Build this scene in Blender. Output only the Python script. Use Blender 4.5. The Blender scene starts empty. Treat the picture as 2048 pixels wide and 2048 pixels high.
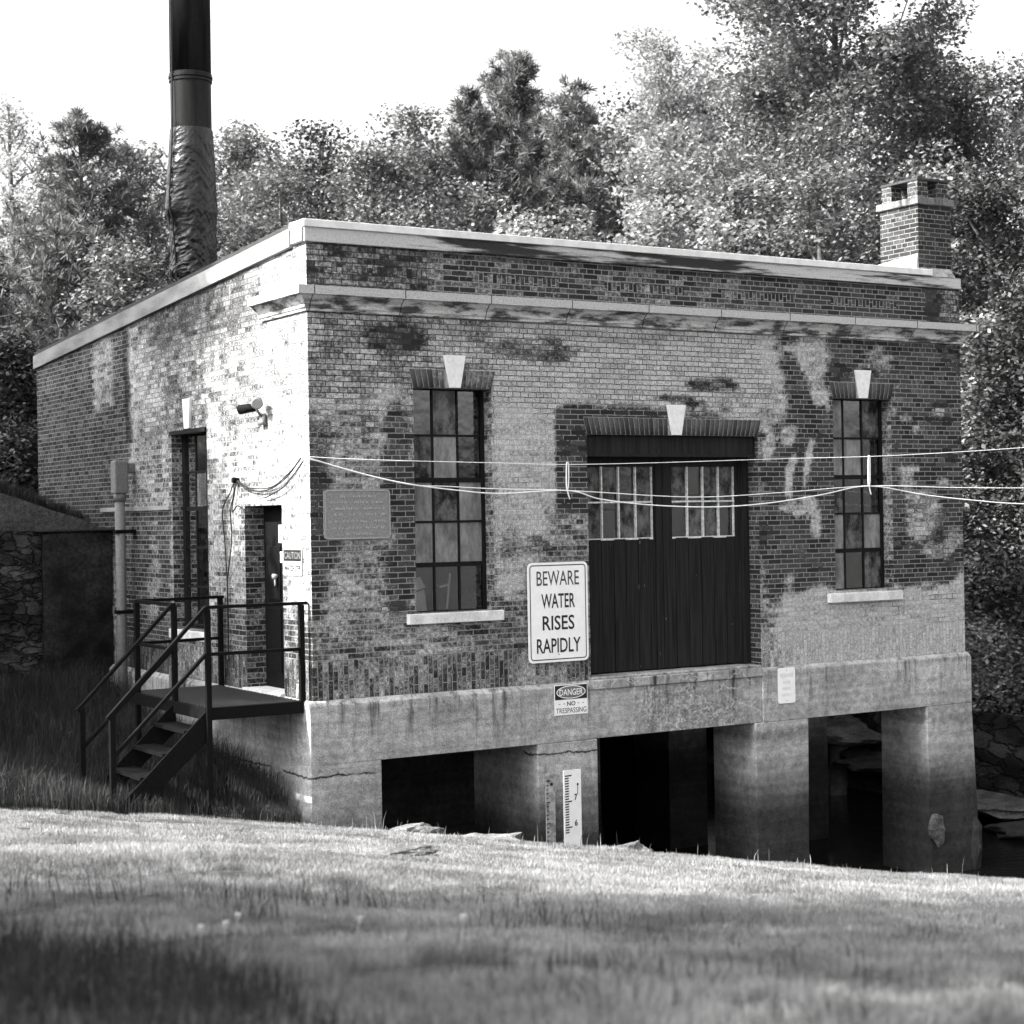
import bpy, math, random
import numpy as np
from mathutils import Vector, Matrix

R = math.radians
rng = np.random.default_rng(7)
random.seed(7)
S = bpy.context.scene
COL = S.collection

# ------------------------------------------------------------------ camera
CAM = np.array([-8.2339, -17.5384, 1.9783])
YAW, PITCH, ROLL, FPX = 0.5529146, 0.0026935, -0.0168017, 3522.186
FW = np.array([math.sin(YAW) * math.cos(PITCH), math.cos(YAW) * math.cos(PITCH), math.sin(PITCH)])
_r = np.array([math.cos(YAW), -math.sin(YAW), 0.0]); _u = np.cross(_r, FW)
RT = math.cos(ROLL) * _r + math.sin(ROLL) * _u
UP = -math.sin(ROLL) * _r + math.cos(ROLL) * _u
cd = bpy.data.cameras.new('camera'); cam = bpy.data.objects.new('camera', cd); COL.objects.link(cam)
m = Matrix.Identity(4)
for i in range(3):
    m[i][0], m[i][1], m[i][2], m[i][3] = RT[i], UP[i], -FW[i], CAM[i]
cam.matrix_world = m
cd.sensor_width = 36.0; cd.lens = FPX / 2048 * 36.0
cd.clip_start = 0.1; cd.clip_end = 2000
cd.dof.use_dof = True; cd.dof.focus_distance = 20.5; cd.dof.aperture_fstop = 2.1
S.camera = cam
S.render.resolution_x = S.render.resolution_y = 1024

# ------------------------------------------------------------------ light
SUN_AZ = 12.0            # degrees from -X towards +Y
SUN_EL = 38.0
SUN_E, SKY_S, EXPO = 2.5, 0.12, 2.45
sdir = Vector((-math.cos(R(SUN_AZ)) * math.cos(R(SUN_EL)), math.sin(R(SUN_AZ)) * math.cos(R(SUN_EL)), math.sin(R(SUN_EL))))
sl = bpy.data.lights.new('sun', 'SUN'); sl.energy = SUN_E; sl.angle = R(0.53); sl.color = (1, 0.985, 0.96)
so = bpy.data.objects.new('sun', sl); COL.objects.link(so)
so.rotation_euler = sdir.to_track_quat('Z', 'Y').to_euler()
W = bpy.data.worlds.new("World"); S.world = W; W.use_nodes = True
wn = W.node_tree; wn.nodes.clear()
sky = wn.nodes.new('ShaderNodeTexSky'); sky.sky_type = 'NISHITA'; sky.sun_disc = False
sky.sun_elevation = R(SUN_EL); sky.sun_rotation = math.atan2(sdir.x, sdir.y)
sky.air_density = 1.0; sky.dust_density = 5.0; sky.ozone_density = 0.5
bw = wn.nodes.new('ShaderNodeRGBToBW'); bg = wn.nodes.new('ShaderNodeBackground'); wo = wn.nodes.new('ShaderNodeOutputWorld')
wn.links.new(sky.outputs[0], bw.inputs[0]); wn.links.new(bw.outputs[0], bg.inputs[0]); wn.links.new(bg.outputs[0], wo.inputs[0])
bg.inputs[1].default_value = SKY_S
S.render.engine = 'CYCLES'
S.view_settings.view_transform = 'Standard'; S.view_settings.look = 'None'
S.view_settings.exposure = EXPO; S.view_settings.gamma = 1.0
S.cycles.max_bounces = 6; S.cycles.transparent_max_bounces = 12

# ------------------------------------------------------------------ node helpers
class NT:
    def __init__(s, name):
        s.m = bpy.data.materials.new(name); s.m.use_nodes = True
        s.t = s.m.node_tree; s.t.nodes.clear()
        s.out = s.n('ShaderNodeOutputMaterial')
    def n(s, typ, **kw):
        x = s.t.nodes.new(typ)
        for k, v in kw.items(): setattr(x, k, v)
        return x
    def put(s, sock, v):
        if v is None: return
        if isinstance(v, bpy.types.NodeSocket): s.t.links.new(v, sock)
        elif isinstance(v, (int, float)) and sock.type == 'RGBA': sock.default_value = (v, v, v, 1)
        elif isinstance(v, (int, float)) and sock.type == 'VECTOR': sock.default_value = (v, v, v)
        else: sock.default_value = v
    def math(s, op, a, b=0.0, c=None, clamp=False):
        x = s.n('ShaderNodeMath', operation=op); x.use_clamp = clamp
        s.put(x.inputs[0], a); s.put(x.inputs[1], b)
        if c is not None: s.put(x.inputs[2], c)
        return x.outputs[0]
    def mix(s, f, a, b):
        x = s.n('ShaderNodeMix'); x.data_type = 'FLOAT'; x.clamp_factor = True
        s.put(x.inputs[0], f); s.put(x.inputs[2], a); s.put(x.inputs[3], b)
        return x.outputs[0]
    def ramp(s, v, a, b, lo=0.0, hi=1.0):
        x = s.n('ShaderNodeMapRange'); x.interpolation_type = 'SMOOTHSTEP'
        s.put(x.inputs[0], v); x.inputs[1].default_value = a; x.inputs[2].default_value = b
        x.inputs[3].default_value = lo; x.inputs[4].default_value = hi
        return x.outputs[0]
    def noise(s, vec, scale, detail=4.0, rough=0.55, dist=0.0):
        x = s.n('ShaderNodeTexNoise'); s.put(x.inputs['Vector'], vec)
        x.inputs['Scale'].default_value = scale; x.inputs['Detail'].default_value = detail
        x.inputs['Roughness'].default_value = rough; x.inputs['Distortion'].default_value = dist
        return x.outputs[0]
    def coord(s, scale=(1, 1, 1), kind='Object'):
        tc = s.n('ShaderNodeTexCoord'); mp = s.n('ShaderNodeMapping')
        s.put(mp.inputs[0], tc.outputs[kind]); mp.inputs['Scale'].default_value = scale
        return mp.outputs[0]
    def xyz(s, vec):
        x = s.n('ShaderNodeSeparateXYZ'); s.put(x.inputs[0], vec); return x.outputs
    def bump(s, h, strength=0.5, dist=0.01):
        x = s.n('ShaderNodeBump'); s.put(x.inputs['Height'], h)
        x.inputs['Strength'].default_value = strength; x.inputs['Distance'].default_value = dist
        return x.outputs[0]
    def pbr(s, color, rough=0.85, normal=None, spec=0.3, metal=0.0):
        p = s.n('ShaderNodeBsdfPrincipled')
        s.put(p.inputs['Base Color'], color); s.put(p.inputs['Roughness'], rough)
        p.inputs['Specular IOR Level'].default_value = spec; p.inputs['Metallic'].default_value = metal
        if normal is not None: s.put(p.inputs['Normal'], normal)
        s.put(s.out.inputs[0], p.outputs[0]); return s.m

def simple(name, c, rough=0.7, var=0.25, scale=12, metal=0.0, spec=0.3, bump=0.15):
    t = NT(name); co = t.coord()
    n = t.noise(co, scale); n2 = t.noise(co, scale * 9, 3)
    v = t.math('MULTIPLY', t.ramp(n, 0.25, 0.75, 1 - var, 1 + var), t.ramp(n2, 0.25, 0.75, 1 - var * .6, 1 + var * .6))
    return t.pbr(t.math('MULTIPLY', v, c), rough, t.bump(n2, bump, 0.004) if bump else None, spec, metal)

# ---- brick
def brick_material(name, infill=False):
    t = NT(name)
    uv = t.n('ShaderNodeUVMap').outputs[0]
    co = t.coord()
    at = t.n('ShaderNodeAttribute', attribute_name='wear_and_light')
    ar = t.n('ShaderNodeSeparateColor'); t.put(ar.inputs[0], at.outputs['Color'])
    lime, erod, dark = ar.outputs[0], ar.outputs[1], ar.outputs[2]
    nz = t.n('ShaderNodeTexNoise'); t.put(nz.inputs['Vector'], co); nz.inputs['Scale'].default_value = 9; nz.inputs['Detail'].default_value = 3
    vm = t.n('ShaderNodeVectorMath', operation='MULTIPLY_ADD')
    t.put(vm.inputs[0], nz.outputs['Color']); vm.inputs[1].default_value = (0.012, 0.012, 0); t.put(vm.inputs[2], uv)
    br = t.n('ShaderNodeTexBrick'); t.put(br.inputs['Vector'], vm.outputs[0])
    br.inputs['Scale'].default_value = 1.0; br.inputs['Brick Width'].default_value = 0.215; br.inputs['Row Height'].default_value = 0.0627
    br.inputs['Mortar Size'].default_value = 0.0058; br.inputs['Mortar Smooth'].default_value = 0.25; br.inputs['Bias'].default_value = -0.1
    br.inputs['Color1'].default_value = (0, 0, 0, 1); br.inputs['Color2'].default_value = (1, 1, 1, 1); br.inputs['Mortar'].default_value = (.4, .4, .4, 1)
    br.offset = 0.5; br.offset_frequency = 2; br.squash = 0.5; br.squash_frequency = 6
    r = t.math('MULTIPLY', br.outputs['Color'], 1.0); mort = br.outputs['Fac']
    n1 = t.noise(co, 3.0, 6, 0.62); n2 = t.noise(co, 22, 4, 0.6); n3 = t.noise(co, 85, 2, 0.6)
    q = t.math('ADD', lime, t.math('MULTIPLY', t.math('SUBTRACT', n1, 0.5), .75))
    q = t.math('ADD', q, t.math('MULTIPLY', t.math('SUBTRACT', n2, 0.5), 1.1))
    q = t.math('ADD', q, t.math('MULTIPLY', t.math('SUBTRACT', r, 0.5), 0.30))
    L = t.ramp(q, 0.12, 0.88)
    fine = t.ramp(n3, 0.3, 0.7, 0.45, 1.55)
    bd = t.mix(r, 0.020, 0.072)
    bl = t.mix(r, t.ramp(n2, .3, .7, .26, .46), t.ramp(n2, .3, .7, .34, .58))
    bcol = t.math('MULTIPLY', t.mix(L, bd, bl), fine)
    ev = t.ramp(t.math('ADD', erod, t.math('MULTIPLY', t.math('SUBTRACT', n2, 0.5), 1.1)), 0.35, 0.6)
    md = t.mix(ev, 0.23, 0.03)      # mortar colour: pale, or an open dark joint where it has washed out
    ml = t.mix(ev, 0.34, 0.04)
    mcol = t.mix(L, md, ml)
    col = t.mix(mort, bcol, mcol)
    dk = t.ramp(t.math('ADD', dark, t.math('MULTIPLY', t.math('SUBTRACT', n1, 0.5), 0.7)), 0.2, 0.9, 1.0, 0.22)
    col = t.math('MULTIPLY', col, dk)
    h = t.math('ADD', t.math('MULTIPLY', mort, t.mix(ev, -0.7, -1.6)), t.math('MULTIPLY', n3, 0.5))
    return t.pbr(col, 0.93, t.bump(h, 0.55, 0.006), 0.15)
M_BRICK = brick_material('brick')

def arch_material():
    t = NT('arch_brick')
    co = t.coord(); at = t.n('ShaderNodeAttribute', attribute_name='wear_and_light')
    ar = t.n('ShaderNodeSeparateColor'); t.put(ar.inputs[0], at.outputs['Color'])
    n2 = t.noise(co, 22, 4); n3 = t.noise(co, 85, 2)
    q = t.math('ADD', ar.outputs[0], t.math('MULTIPLY', t.math('SUBTRACT', n2, 0.5), 0.9))
    L = t.ramp(q, 0.3, 0.8)
    c = t.math('MULTIPLY', t.mix(L, t.mix(ar.outputs[1], 0.035, 0.09), 0.30), t.ramp(n3, .2, .8, .65, 1.35))
    return t.pbr(c, 0.93, t.bump(n3, 0.4, 0.004), 0.15)
M_ARCH = arch_material()
M_MORTAR = simple('mortar', 0.26, 0.95, 0.35, 25)

def concrete_material(name, base=0.26, wet_z=None, cracks=False, streak=1.0):
    t = NT(name); co = t.coord(); P = t.xyz(co)
    n1 = t.noise(co, 1.6, 6, 0.6); n2 = t.noise(co, 11, 5, 0.6); n3 = t.noise(co, 95, 4, 0.7)
    st = t.noise(t.coord((7, 7, 0.55)), 1.3, 6, 0.7)
    brd = t.noise(t.coord((.35, .35, 9)), 1.1, 3, .6)
    v = t.ramp(n1, .25, .75, .68, 1.3)
    v = t.math('MULTIPLY', v, t.ramp(n2, .25, .75, .75, 1.25))
    v = t.math('MULTIPLY', v, t.ramp(n3, .3, .7, .60, 1.40))
    pit = t.noise(co, 14, 6, .8); v = t.math('MULTIPLY', v, t.ramp(pit, .56, .66, 1.0, .55)); big = t.noise(co, 3.2, 5, .7); v = t.math('MULTIPLY', v, t.ramp(big, .5, .66, 1.0, .66))
    top = t.ramp(P[2], -0.75, -0.02, 0.15, 1.0)
    sk = t.ramp(st, .5, .68, 0, .72 * streak)
    v = t.math('MULTIPLY', v, t.math('SUBTRACT', 1.0, t.math('MULTIPLY', sk, top)))
    v = t.math('MULTIPLY', v, t.ramp(brd, .3, .7, .82, 1.15))
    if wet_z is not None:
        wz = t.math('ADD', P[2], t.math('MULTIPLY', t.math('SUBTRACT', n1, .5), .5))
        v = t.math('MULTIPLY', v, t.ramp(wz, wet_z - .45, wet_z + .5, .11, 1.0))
        joint = t.math('ABSOLUTE', t.math('ADD', t.math('ADD', P[2], 0.83), t.math('MULTIPLY', t.math('SUBTRACT', t.noise(co, 5, 5, .7), .5), .12)))
        gate = t.math('MULTIPLY', t.ramp(P[0], 3.7, 3.9, 1, 0), t.ramp(t.noise(co, 1.7, 2), .40, .46))
        v = t.math('MULTIPLY', v, t.mix(gate, 1.0, t.ramp(joint, .004, .018, .12, 1.0)))
        band = t.math('ABSOLUTE', t.math('ADD', P[2], t.math('ADD', 0.86, t.math('MULTIPLY', t.math('SUBTRACT', t.noise(co, 6, 4, .7), .5), .25))))
        v = t.math('MULTIPLY', v, t.mix(t.ramp(P[0], 5.5, 6, 0, 1), 1.0, t.math('MULTIPLY', t.ramp(band, .02, .06, 1.0, 1.0), t.ramp(t.math('ADD', band, t.math('MULTIPLY', n2, .1)), .07, .14, .72, 1.0))))
    if cracks:
        dn = t.n('ShaderNodeTexNoise'); t.put(dn.inputs['Vector'], co); dn.inputs['Scale'].default_value = 5; dn.inputs['Detail'].default_value = 4
        va = t.n('ShaderNodeVectorMath', operation='MULTIPLY_ADD'); t.put(va.inputs[0], dn.outputs['Color']); va.inputs[1].default_value = (.35, .35, .35); t.put(va.inputs[2], t.coord((1, 1, 1.8)))
        vo = t.n('ShaderNodeTexVoronoi', feature='DISTANCE_TO_EDGE'); t.put(vo.inputs['Vector'], va.outputs[0]); vo.inputs['Scale'].default_value = 2.3
        mask = t.ramp(t.noise(co, 1.9, 2), .42, .55)
        ck = t.math('MULTIPLY', t.ramp(vo.outputs['Distance'], .006, .03, 1, 0), mask)
        v = t.mix(t.math('MULTIPLY', ck, .45), v, 2.0)
        spall = t.ramp(t.noise(t.coord((1, 1, 1)), 1.1, 3, .5), .5, .62)
        sp2 = t.ramp(t.noise(co, 30, 4, .7), .38, .64, .60, 1.35)
        v = t.math('MULTIPLY', v, t.mix(spall, 1.0, sp2))
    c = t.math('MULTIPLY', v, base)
    h = t.math('ADD', t.math('MULTIPLY', n2, .6), t.math('MULTIPLY', n3, .4))
    return t.pbr(c, 0.92, t.bump(h, 0.6, 0.012), 0.15)
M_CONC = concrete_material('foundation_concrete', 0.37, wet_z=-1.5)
M_CONC_CRACK = concrete_material('cracked_concrete', 0.34, cracks=True, streak=1.2)
M_CONC_DARK = concrete_material('dark_concrete', 0.045); M_CONC_IN = concrete_material('shaded_concrete', 0.16, wet_z=-1.4)  # darker copies: shade below and inside the building put into the tone

def coping_material(name, front):
    t = NT(name); co = t.coord(); P = t.xyz(co)
    n3 = t.noise(co, 60, 3, .6)
    if front:
        n = t.noise(t.coord((0.55, 1, 7)), 1.3, 6, .65)
        k = t.math('ADD', n, t.ramp(P[0], 0.2, 2.2, -.22, .07))
        k = t.math('ADD', k, t.ramp(P[0], 5.6, 6.6, 0, -.1))
        v = t.ramp(k, .45, .60, .46, .035)
    else:
        n = t.noise(t.coord((1, .8, 3)), 1.2, 5, .6)
        v = t.ramp(n, .35, .75, .30, .15)
    v = t.math('MULTIPLY', v, t.ramp(n3, .2, .8, .75, 1.25))
    return t.pbr(v, .9, t.bump(n3, .4, .004), .15)
M_COPF = coping_material('coping_face', True)
M_COPL = coping_material('coping_side', False)
M_CAP = simple('coping_cap', 0.68, 0.6, .12, 8)
M_FLASH = simple('dark_flashing', 0.035, .7, .3, 8)
def cornice_material():
    t = NT('cornice_stone'); co = t.coord(); P = t.xyz(co)
    n = t.noise(t.coord((1.2, 1.2, 5)), 2.2, 6, .68); n3 = t.noise(co, 60, 3, .6)
    face = t.ramp(P[2], 4.43, 4.45)           # the flat top fascia stays clean, the moulding below it is stained
    v = t.mix(face, t.ramp(n, .42, .60, .58, .07), .42)
    x = t.math('FRACT', t.math('DIVIDE', t.math('ADD', P[0], .55), 1.12))
    jt = t.ramp(t.math('ABSOLUTE', t.math('SUBTRACT', x, .5)), .003, .009, .15, 1)
    v = t.math('MULTIPLY', t.math('MULTIPLY', v, jt), t.ramp(n3, .2, .8, .72, 1.28))
    return t.pbr(v, .9, t.bump(n3, .4, .004), .15)
M_CORN = cornice_material()
M_STONE = simple('limestone', 0.75, .8, .10, 20)
M_SILL = simple('sill_stone', 0.62, .85, .22, 7)
M_STEEL = simple('black_steel', 0.006, .7, .3, 30, spec=.07)
M_FRAME = simple('dark_frame', 0.012, .7, .3, 30, spec=.08)
M_WHITE = simple('white_paint', 0.72, .6, .1, 20)
M_MUNTIN = simple('chipped_white_paint', 0.6, .6, .35, 22)
M_SIGN = simple('sign_white', 0.88, .45, .05, 10, bump=0)
M_SIGNGREY = simple('sign_faded', 0.56, .5, .06, 10, bump=0)
M_INK = simple('sign_black', 0.012, .5, .1, 10, bump=0)
M_INKF = simple('sign_black_faded', 0.06, .5, .4, 60, bump=0)
M_RED = simple('sign_mid_grey', 0.14, .5, .3, 50, bump=0)
M_PIPE = simple('painted_pipe', 0.15, .6, .2, 25)
M_CABLE = simple('black_cable', 0.012, .6, .1, 20)
M_WCABLE = simple('white_cable', 0.80, .5, .05, 10, bump=0)
M_ROOF = simple('roof_felt', 0.06, .9, .3, 6)
M_PLAQ = simple('cast_plaque', 0.22, .7, .25, 45, spec=.3)
M_PLAQE = simple('cast_plaque_edge', 0.33, .7, .2, 45, spec=.3)
M_SHADELINING = simple('shade_lining_dark', .03, .9, .3, 4)
M_BRIGHTBIT = simple('bright_bit_board', 0.30, .9, .2, 8)

def plank_material():
    t = NT('dark_planks'); co = t.coord(); P = t.xyz(co)
    g = t.noise(t.coord((30, 30, 1.2)), 1.0, 4, .6)
    v = t.ramp(g, .3, .7, .011, .024)
    spk = t.ramp(t.noise(t.coord((16, 16, 3)), 2.2, 2), .76, .79, 0, .25)
    return t.pbr(t.math('ADD', v, spk), .7, t.bump(g, .3, .004), .08)
M_PLANK = plank_material()

def glass_material(name, kind):
    t = NT(name); co = t.coord()
    gl = t.n('ShaderNodeBsdfGlossy'); gl.inputs['Roughness'].default_value = 0.03; t.put(gl.inputs['Color'], 0.9)
    n = t.noise(co, 2.5, 3); t.put(gl.inputs['Normal'], t.bump(n, .25, .02))
    lw = t.n('ShaderNodeFresnel'); lw.inputs[0].default_value = 1.52
    mx = t.n('ShaderNodeMixShader')
    if kind == 'clear':
        b = t.n('ShaderNodeBsdfTransparent'); t.put(b.inputs[0], .6); fac = t.math('ADD', lw.outputs[0], .09)
    else:
        b = t.n('ShaderNodeBsdfDiffuse'); nn = t.noise(t.coord((2, 2, .8) if kind == 'frost' else (3, 3, 2)), 2.4, 5, .7)
        t.put(b.inputs[0], t.ramp(nn, *((.3, .75) if kind == 'frost' else (.36, .70)), *((.10, .34) if kind == 'frost' else (.010, .15)))); fac = t.math('MULTIPLY', lw.outputs[0], .6)
    t.put(mx.inputs[0], fac); t.put(mx.inputs[1], b.outputs[0]); t.put(mx.inputs[2], gl.outputs[0]); t.put(t.out.inputs[0], mx.outputs[0])
    return t.m
M_GLASS = glass_material('window_glass', 'clear')
M_FROST = glass_material('frosted_glass', 'frost'); M_PANEREFL = glass_material('painted_reflection_glass', 'painted_reflect')  # second glass: bright pane reflections painted as mottled diffuse tone

# ------------------------------------------------------------------ mesh helpers
def tag(o, label=None, cat=None, group=None, kind=None):
    if label: o['label'] = label
    if cat: o['category'] = cat
    if group: o['group'] = group
    if kind: o['kind'] = kind
    return o
def empty(name, loc, label=None, cat=None, group=None):
    o = bpy.data.objects.new(name, None); COL.objects.link(o); o.location = loc; o.empty_display_size = .2
    return tag(o, label, cat, group)
def link(name, me, parent=None):
    o = bpy.data.objects.new(name, me); COL.objects.link(o)
    if parent is not None:
        o.parent = parent
        wl = Vector((0, 0, 0)); p = parent
        while p is not None: wl += Vector(p.location); p = p.parent
        o.location = -wl          # all geometry is written in world coordinates
    return o
def np_mesh(name, V, F, mats, smooth=False, midx=None):
    """V (n,3) F (m,k) constant k"""
    V = np.asarray(V, np.float32); F = np.asarray(F, np.int32)
    me = bpy.data.meshes.new(name)
    me.vertices.add(len(V)); me.vertices.foreach_set('co', V.ravel())
    k = F.shape[1]
    me.loops.add(F.size); me.loops.foreach_set('vertex_index', F.ravel())
    me.polygons.add(len(F)); me.polygons.foreach_set('loop_start', np.arange(len(F), dtype=np.int32) * k)
    me.polygons.foreach_set('loop_total', np.full(len(F), k, np.int32))
    if midx is not None: me.polygons.foreach_set('material_index', np.asarray(midx, np.int32))
    for mm in (mats if isinstance(mats, (list, tuple)) else [mats]): me.materials.append(mm)
    me.update(calc_edges=True)
    if smooth: me.shade_smooth()
    return me
class MB:
    def __init__(s): s.v = []; s.f = []; s.mi = []; s.c = 0
    def add(s, V, F, mi=None):
        b = len(s.v); s.v += [tuple(map(float, p)) for p in V]; s.f += [tuple(b + i for i in q) for q in F]
        s.mi += [s.c if mi is None else mi] * len(F); return s
    def box(s, x0, x1, y0, y1, z0, z1, mi=None):
        V = [(x, y, z) for z in (z0, z1) for y in (y0, y1) for x in (x0, x1)]
        return s.add(V, [(0, 2, 3, 1), (4, 5, 7, 6), (0, 1, 5, 4), (2, 6, 7, 3), (0, 4, 6, 2), (1, 3, 7, 5)], mi)
    def hull8(s, V, mi=None):   # bottom ring 0-3 then top ring 4-7
        return s.add(V, [(3, 2, 1, 0), (4, 5, 6, 7), (0, 1, 5, 4), (1, 2, 6, 5), (2, 3, 7, 6), (3, 0, 4, 7)], mi)
    def bar(s, a, b, w, h=None, up=(0, 0, 1), mi=None):
        h = h or w; a, b = Vector(a), Vector(b); d = (b - a).normalized(); u = Vector(up)
        if abs(d.dot(u)) > .98: u = Vector((0, 1, 0))
        x = d.cross(u).normalized() * w / 2; z = x.cross(d).normalized() * h / 2
        V = [p + i * x + j * z for p in (a, b) for i, j in ((-1, -1), (1, -1), (1, 1), (-1, 1))]
        return s.add(V, [(3, 2, 1, 0), (4, 5, 6, 7), (0, 1, 5, 4), (1, 2, 6, 5), (2, 3, 7, 6), (3, 0, 4, 7)], mi)
    def tube(s, pts, rad, n=8, mi=None, cap=True):
        pts = [Vector(p) for p in pts]; N = len(pts)
        rad = [rad] * N if isinstance(rad, (int, float)) else rad
        V = []; x = None
        for i, p in enumerate(pts):
            d = (pts[min(i + 1, N - 1)] - pts[max(i - 1, 0)]).normalized()
            if x is None:
                x = d.cross(Vector((0.31, .2, .93)) if abs(d.z) < .9 else Vector((1, .1, 0))).normalized()
            else: x = (x - d * x.dot(d)).normalized()
            y = d.cross(x)
            V += [p + rad[i] * (math.cos(2 * math.pi * k / n) * x + math.sin(2 * math.pi * k / n) * y) for k in range(n)]
        F = [(i * n + k, i * n + (k + 1) % n, (i + 1) * n + (k + 1) % n, (i + 1) * n + k) for i in range(N - 1) for k in range(n)]
        if cap: F += [tuple(range(n))[::-1], tuple(range((N - 1) * n, N * n))]
        return s.add(V, F, mi)
    def prism(s, prof, axis_pts, mi=None):
        """profile list of 3D ring lists"""
        n = len(prof[0]); V = [p for ring in prof for p in ring]
        F = [(i * n + k, i * n + (k + 1) % n, (i + 1) * n + (k + 1) % n, (i + 1) * n + k) for i in range(len(prof) - 1) for k in range(n)]
        F += [tuple(range(n))[::-1], tuple(range((len(prof) - 1) * n, len(prof) * n))]
        return s.add(V, F, mi)
    def build(s, name, mats, parent=None, smooth=False, bevel=0.0):
        me = bpy.data.meshes.new(name); me.from_pydata(s.v, [], s.f)
        for mm in (mats if isinstance(mats, (list, tuple)) else [mats]): me.materials.append(mm)
        me.polygons.foreach_set('material_index', s.mi); me.update()
        if smooth: me.shade_smooth()
        o = link(name, me, parent)
        if bevel:
            b = o.modifiers.new('bevel', 'BEVEL'); b.width = bevel; b.segments = 2; b.limit_method = 'ANGLE'
        return o

def hash2(ix, iy, seed):
    h = (ix.astype(np.int64) * 374761393 + iy.astype(np.int64) * 668265263 + seed * 1442695041) & 0xffffffff
    h = ((h ^ (h >> 13)) * 1274126177) & 0xffffffff
    return ((h ^ (h >> 16)) & 0xffff) / 65535.0
def vnoise(x, y, seed=0):
    x = np.asarray(x, float); y = np.asarray(y, float)
    ix, iy = np.floor(x).astype(np.int64), np.floor(y).astype(np.int64); fx, fy = x - ix, y - iy
    fx = fx * fx * (3 - 2 * fx); fy = fy * fy * (3 - 2 * fy)
    a, b, c, d = hash2(ix, iy, seed), hash2(ix + 1, iy, seed), hash2(ix, iy + 1, seed), hash2(ix + 1, iy + 1, seed)
    return (a * (1 - fx) + b * fx) * (1 - fy) + (c * (1 - fx) + d * fx) * fy
def fbm(x, y, seed=0, o=4):
    v = 0; a = .5; t = 0
    for i in range(o): v = v + a * vnoise(x * 2 ** i, y * 2 ** i, seed + i); t += a; a *= .5
    return v / t
def sstep(a, b, x): t = np.clip((x - a) / (b - a), 0, 1); return t * t * (3 - 2 * t)

# ------------------------------------------------------------------ terrain
CREST = np.array([(-3.5, 1.2), (-0.6, -0.35), (0.1, -0.75), (0.9, -1.7), (1.66, -2.75), (3.0, -3.95), (4.85, -5.5), (9, -8.6), (20, -16.5), (60, -40)])
def ds(x, y):
    rx, ry = x - CAM[0], y - CAM[1]
    return .52517 * rx + .85099 * ry, .85099 * rx - .52517 * ry
def crest_dist(x, y):
    """distance beyond the crest (positive = on the stream side)"""
    best = np.full(np.shape(x), 1e9); sgn = np.zeros(np.shape(x))
    for (ax, ay), (bx, by) in zip(CREST[:-1], CREST[1:]):
        dx, dy = bx - ax, by - ay; t = np.clip(((x - ax) * dx + (y - ay) * dy) / (dx * dx + dy * dy), 0, 1)
        qx, qy = x - ax - t * dx, y - ay - t * dy; d = np.hypot(qx, qy)
        s = np.sign(dx * qy - dy * qx); m_ = d < best
        best = np.where(m_, d, best); sgn = np.where(m_, s, sgn)
    return best * sgn
def ground_z(x, y):
    x = np.asarray(x, float); y = np.asarray(y, float)
    d, s = ds(x, y)
    dd = np.clip(d, 5, 40)
    z = .5 - .1424 * (np.minimum(dd, 20) - 5) - .088 * np.clip(s, -7, 9) * np.clip(dd / 17.5, .2, 1.0)
    z = z + .045 * (fbm(x * .8, y * .8, 3) - .5) * 2 + .10 * sstep(2.5, 0, abs(d - 12.3)) * sstep(1, -3, s)
    # the strip behind the stairs rises to the retaining wall
    up = sstep(.2, 6.3, y) * .62
    z = np.where(y > .2, np.maximum(z, -1.12) + up, z)
    # bank drops to the stream
    c = crest_dist(x, y)
    drop = sstep(.0, 2.6, c) * 2.6 + np.clip(c, 0, .8) * .12
    z = np.where(x > -.2, np.maximum(z - drop, -3.35), z)
    z = np.where((x > 1.0) & (c > 1.5), np.minimum(z, -3.2 + .1 * fbm(x, y, 9)), z)
    # behind the retaining wall on the west side
    hill = 1.88 + .33 * np.clip(-x, 0, 2.2) + .16 * np.clip(-x - 2.2, 0, 30) + .12 * np.clip(y - 12, 0, 60) + .1 * fbm(x * .7, y * .7, 5)
    hill = np.where(x > -.2, 1.85 + .12 * np.clip(y - 12, 0, 60), hill)
    z = np.where((y > 6.75) & (x < .1), hill, z)
    z = np.where((y > 10.05) & (x < 8.5), np.minimum(hill, 9), z)
    ch = (y > 10.05) & (x >= 8.5)
    z = np.where(ch, -3.2, z)
    # east bank
    e = 13.6 + .5 * (fbm(y * .5, y * 0 + 3, 8) - .5)
    zb = -1.45 + .16 * np.clip(x - e, 0, 60) + .12 * np.clip(y - 4, 0, 60) * sstep(0, 6, x - e)
    z = np.where(x > e, np.maximum(zb, -1.45), z)
    return z
def grid_mesh(name, xs, ys, fz, mat):
    X, Y = np.meshgrid(xs, ys); Z = fz(X, Y)
    V = np.stack([X.ravel(), Y.ravel(), Z.ravel()], 1); nx, ny = len(xs), len(ys)
    i = np.arange((nx - 1) * (ny - 1)); a = (i // (nx - 1)) * nx + i % (nx - 1)
    F = np.stack([a, a + 1, a + nx + 1, a + nx], 1)
    return np_mesh(name, V, F, mat, True)
def axis(parts):
    out = []
    for a, b, st in parts: out += list(np.arange(a, b, st))
    return np.unique(np.round(np.array(out + [parts[-1][1]]), 4))
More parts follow.
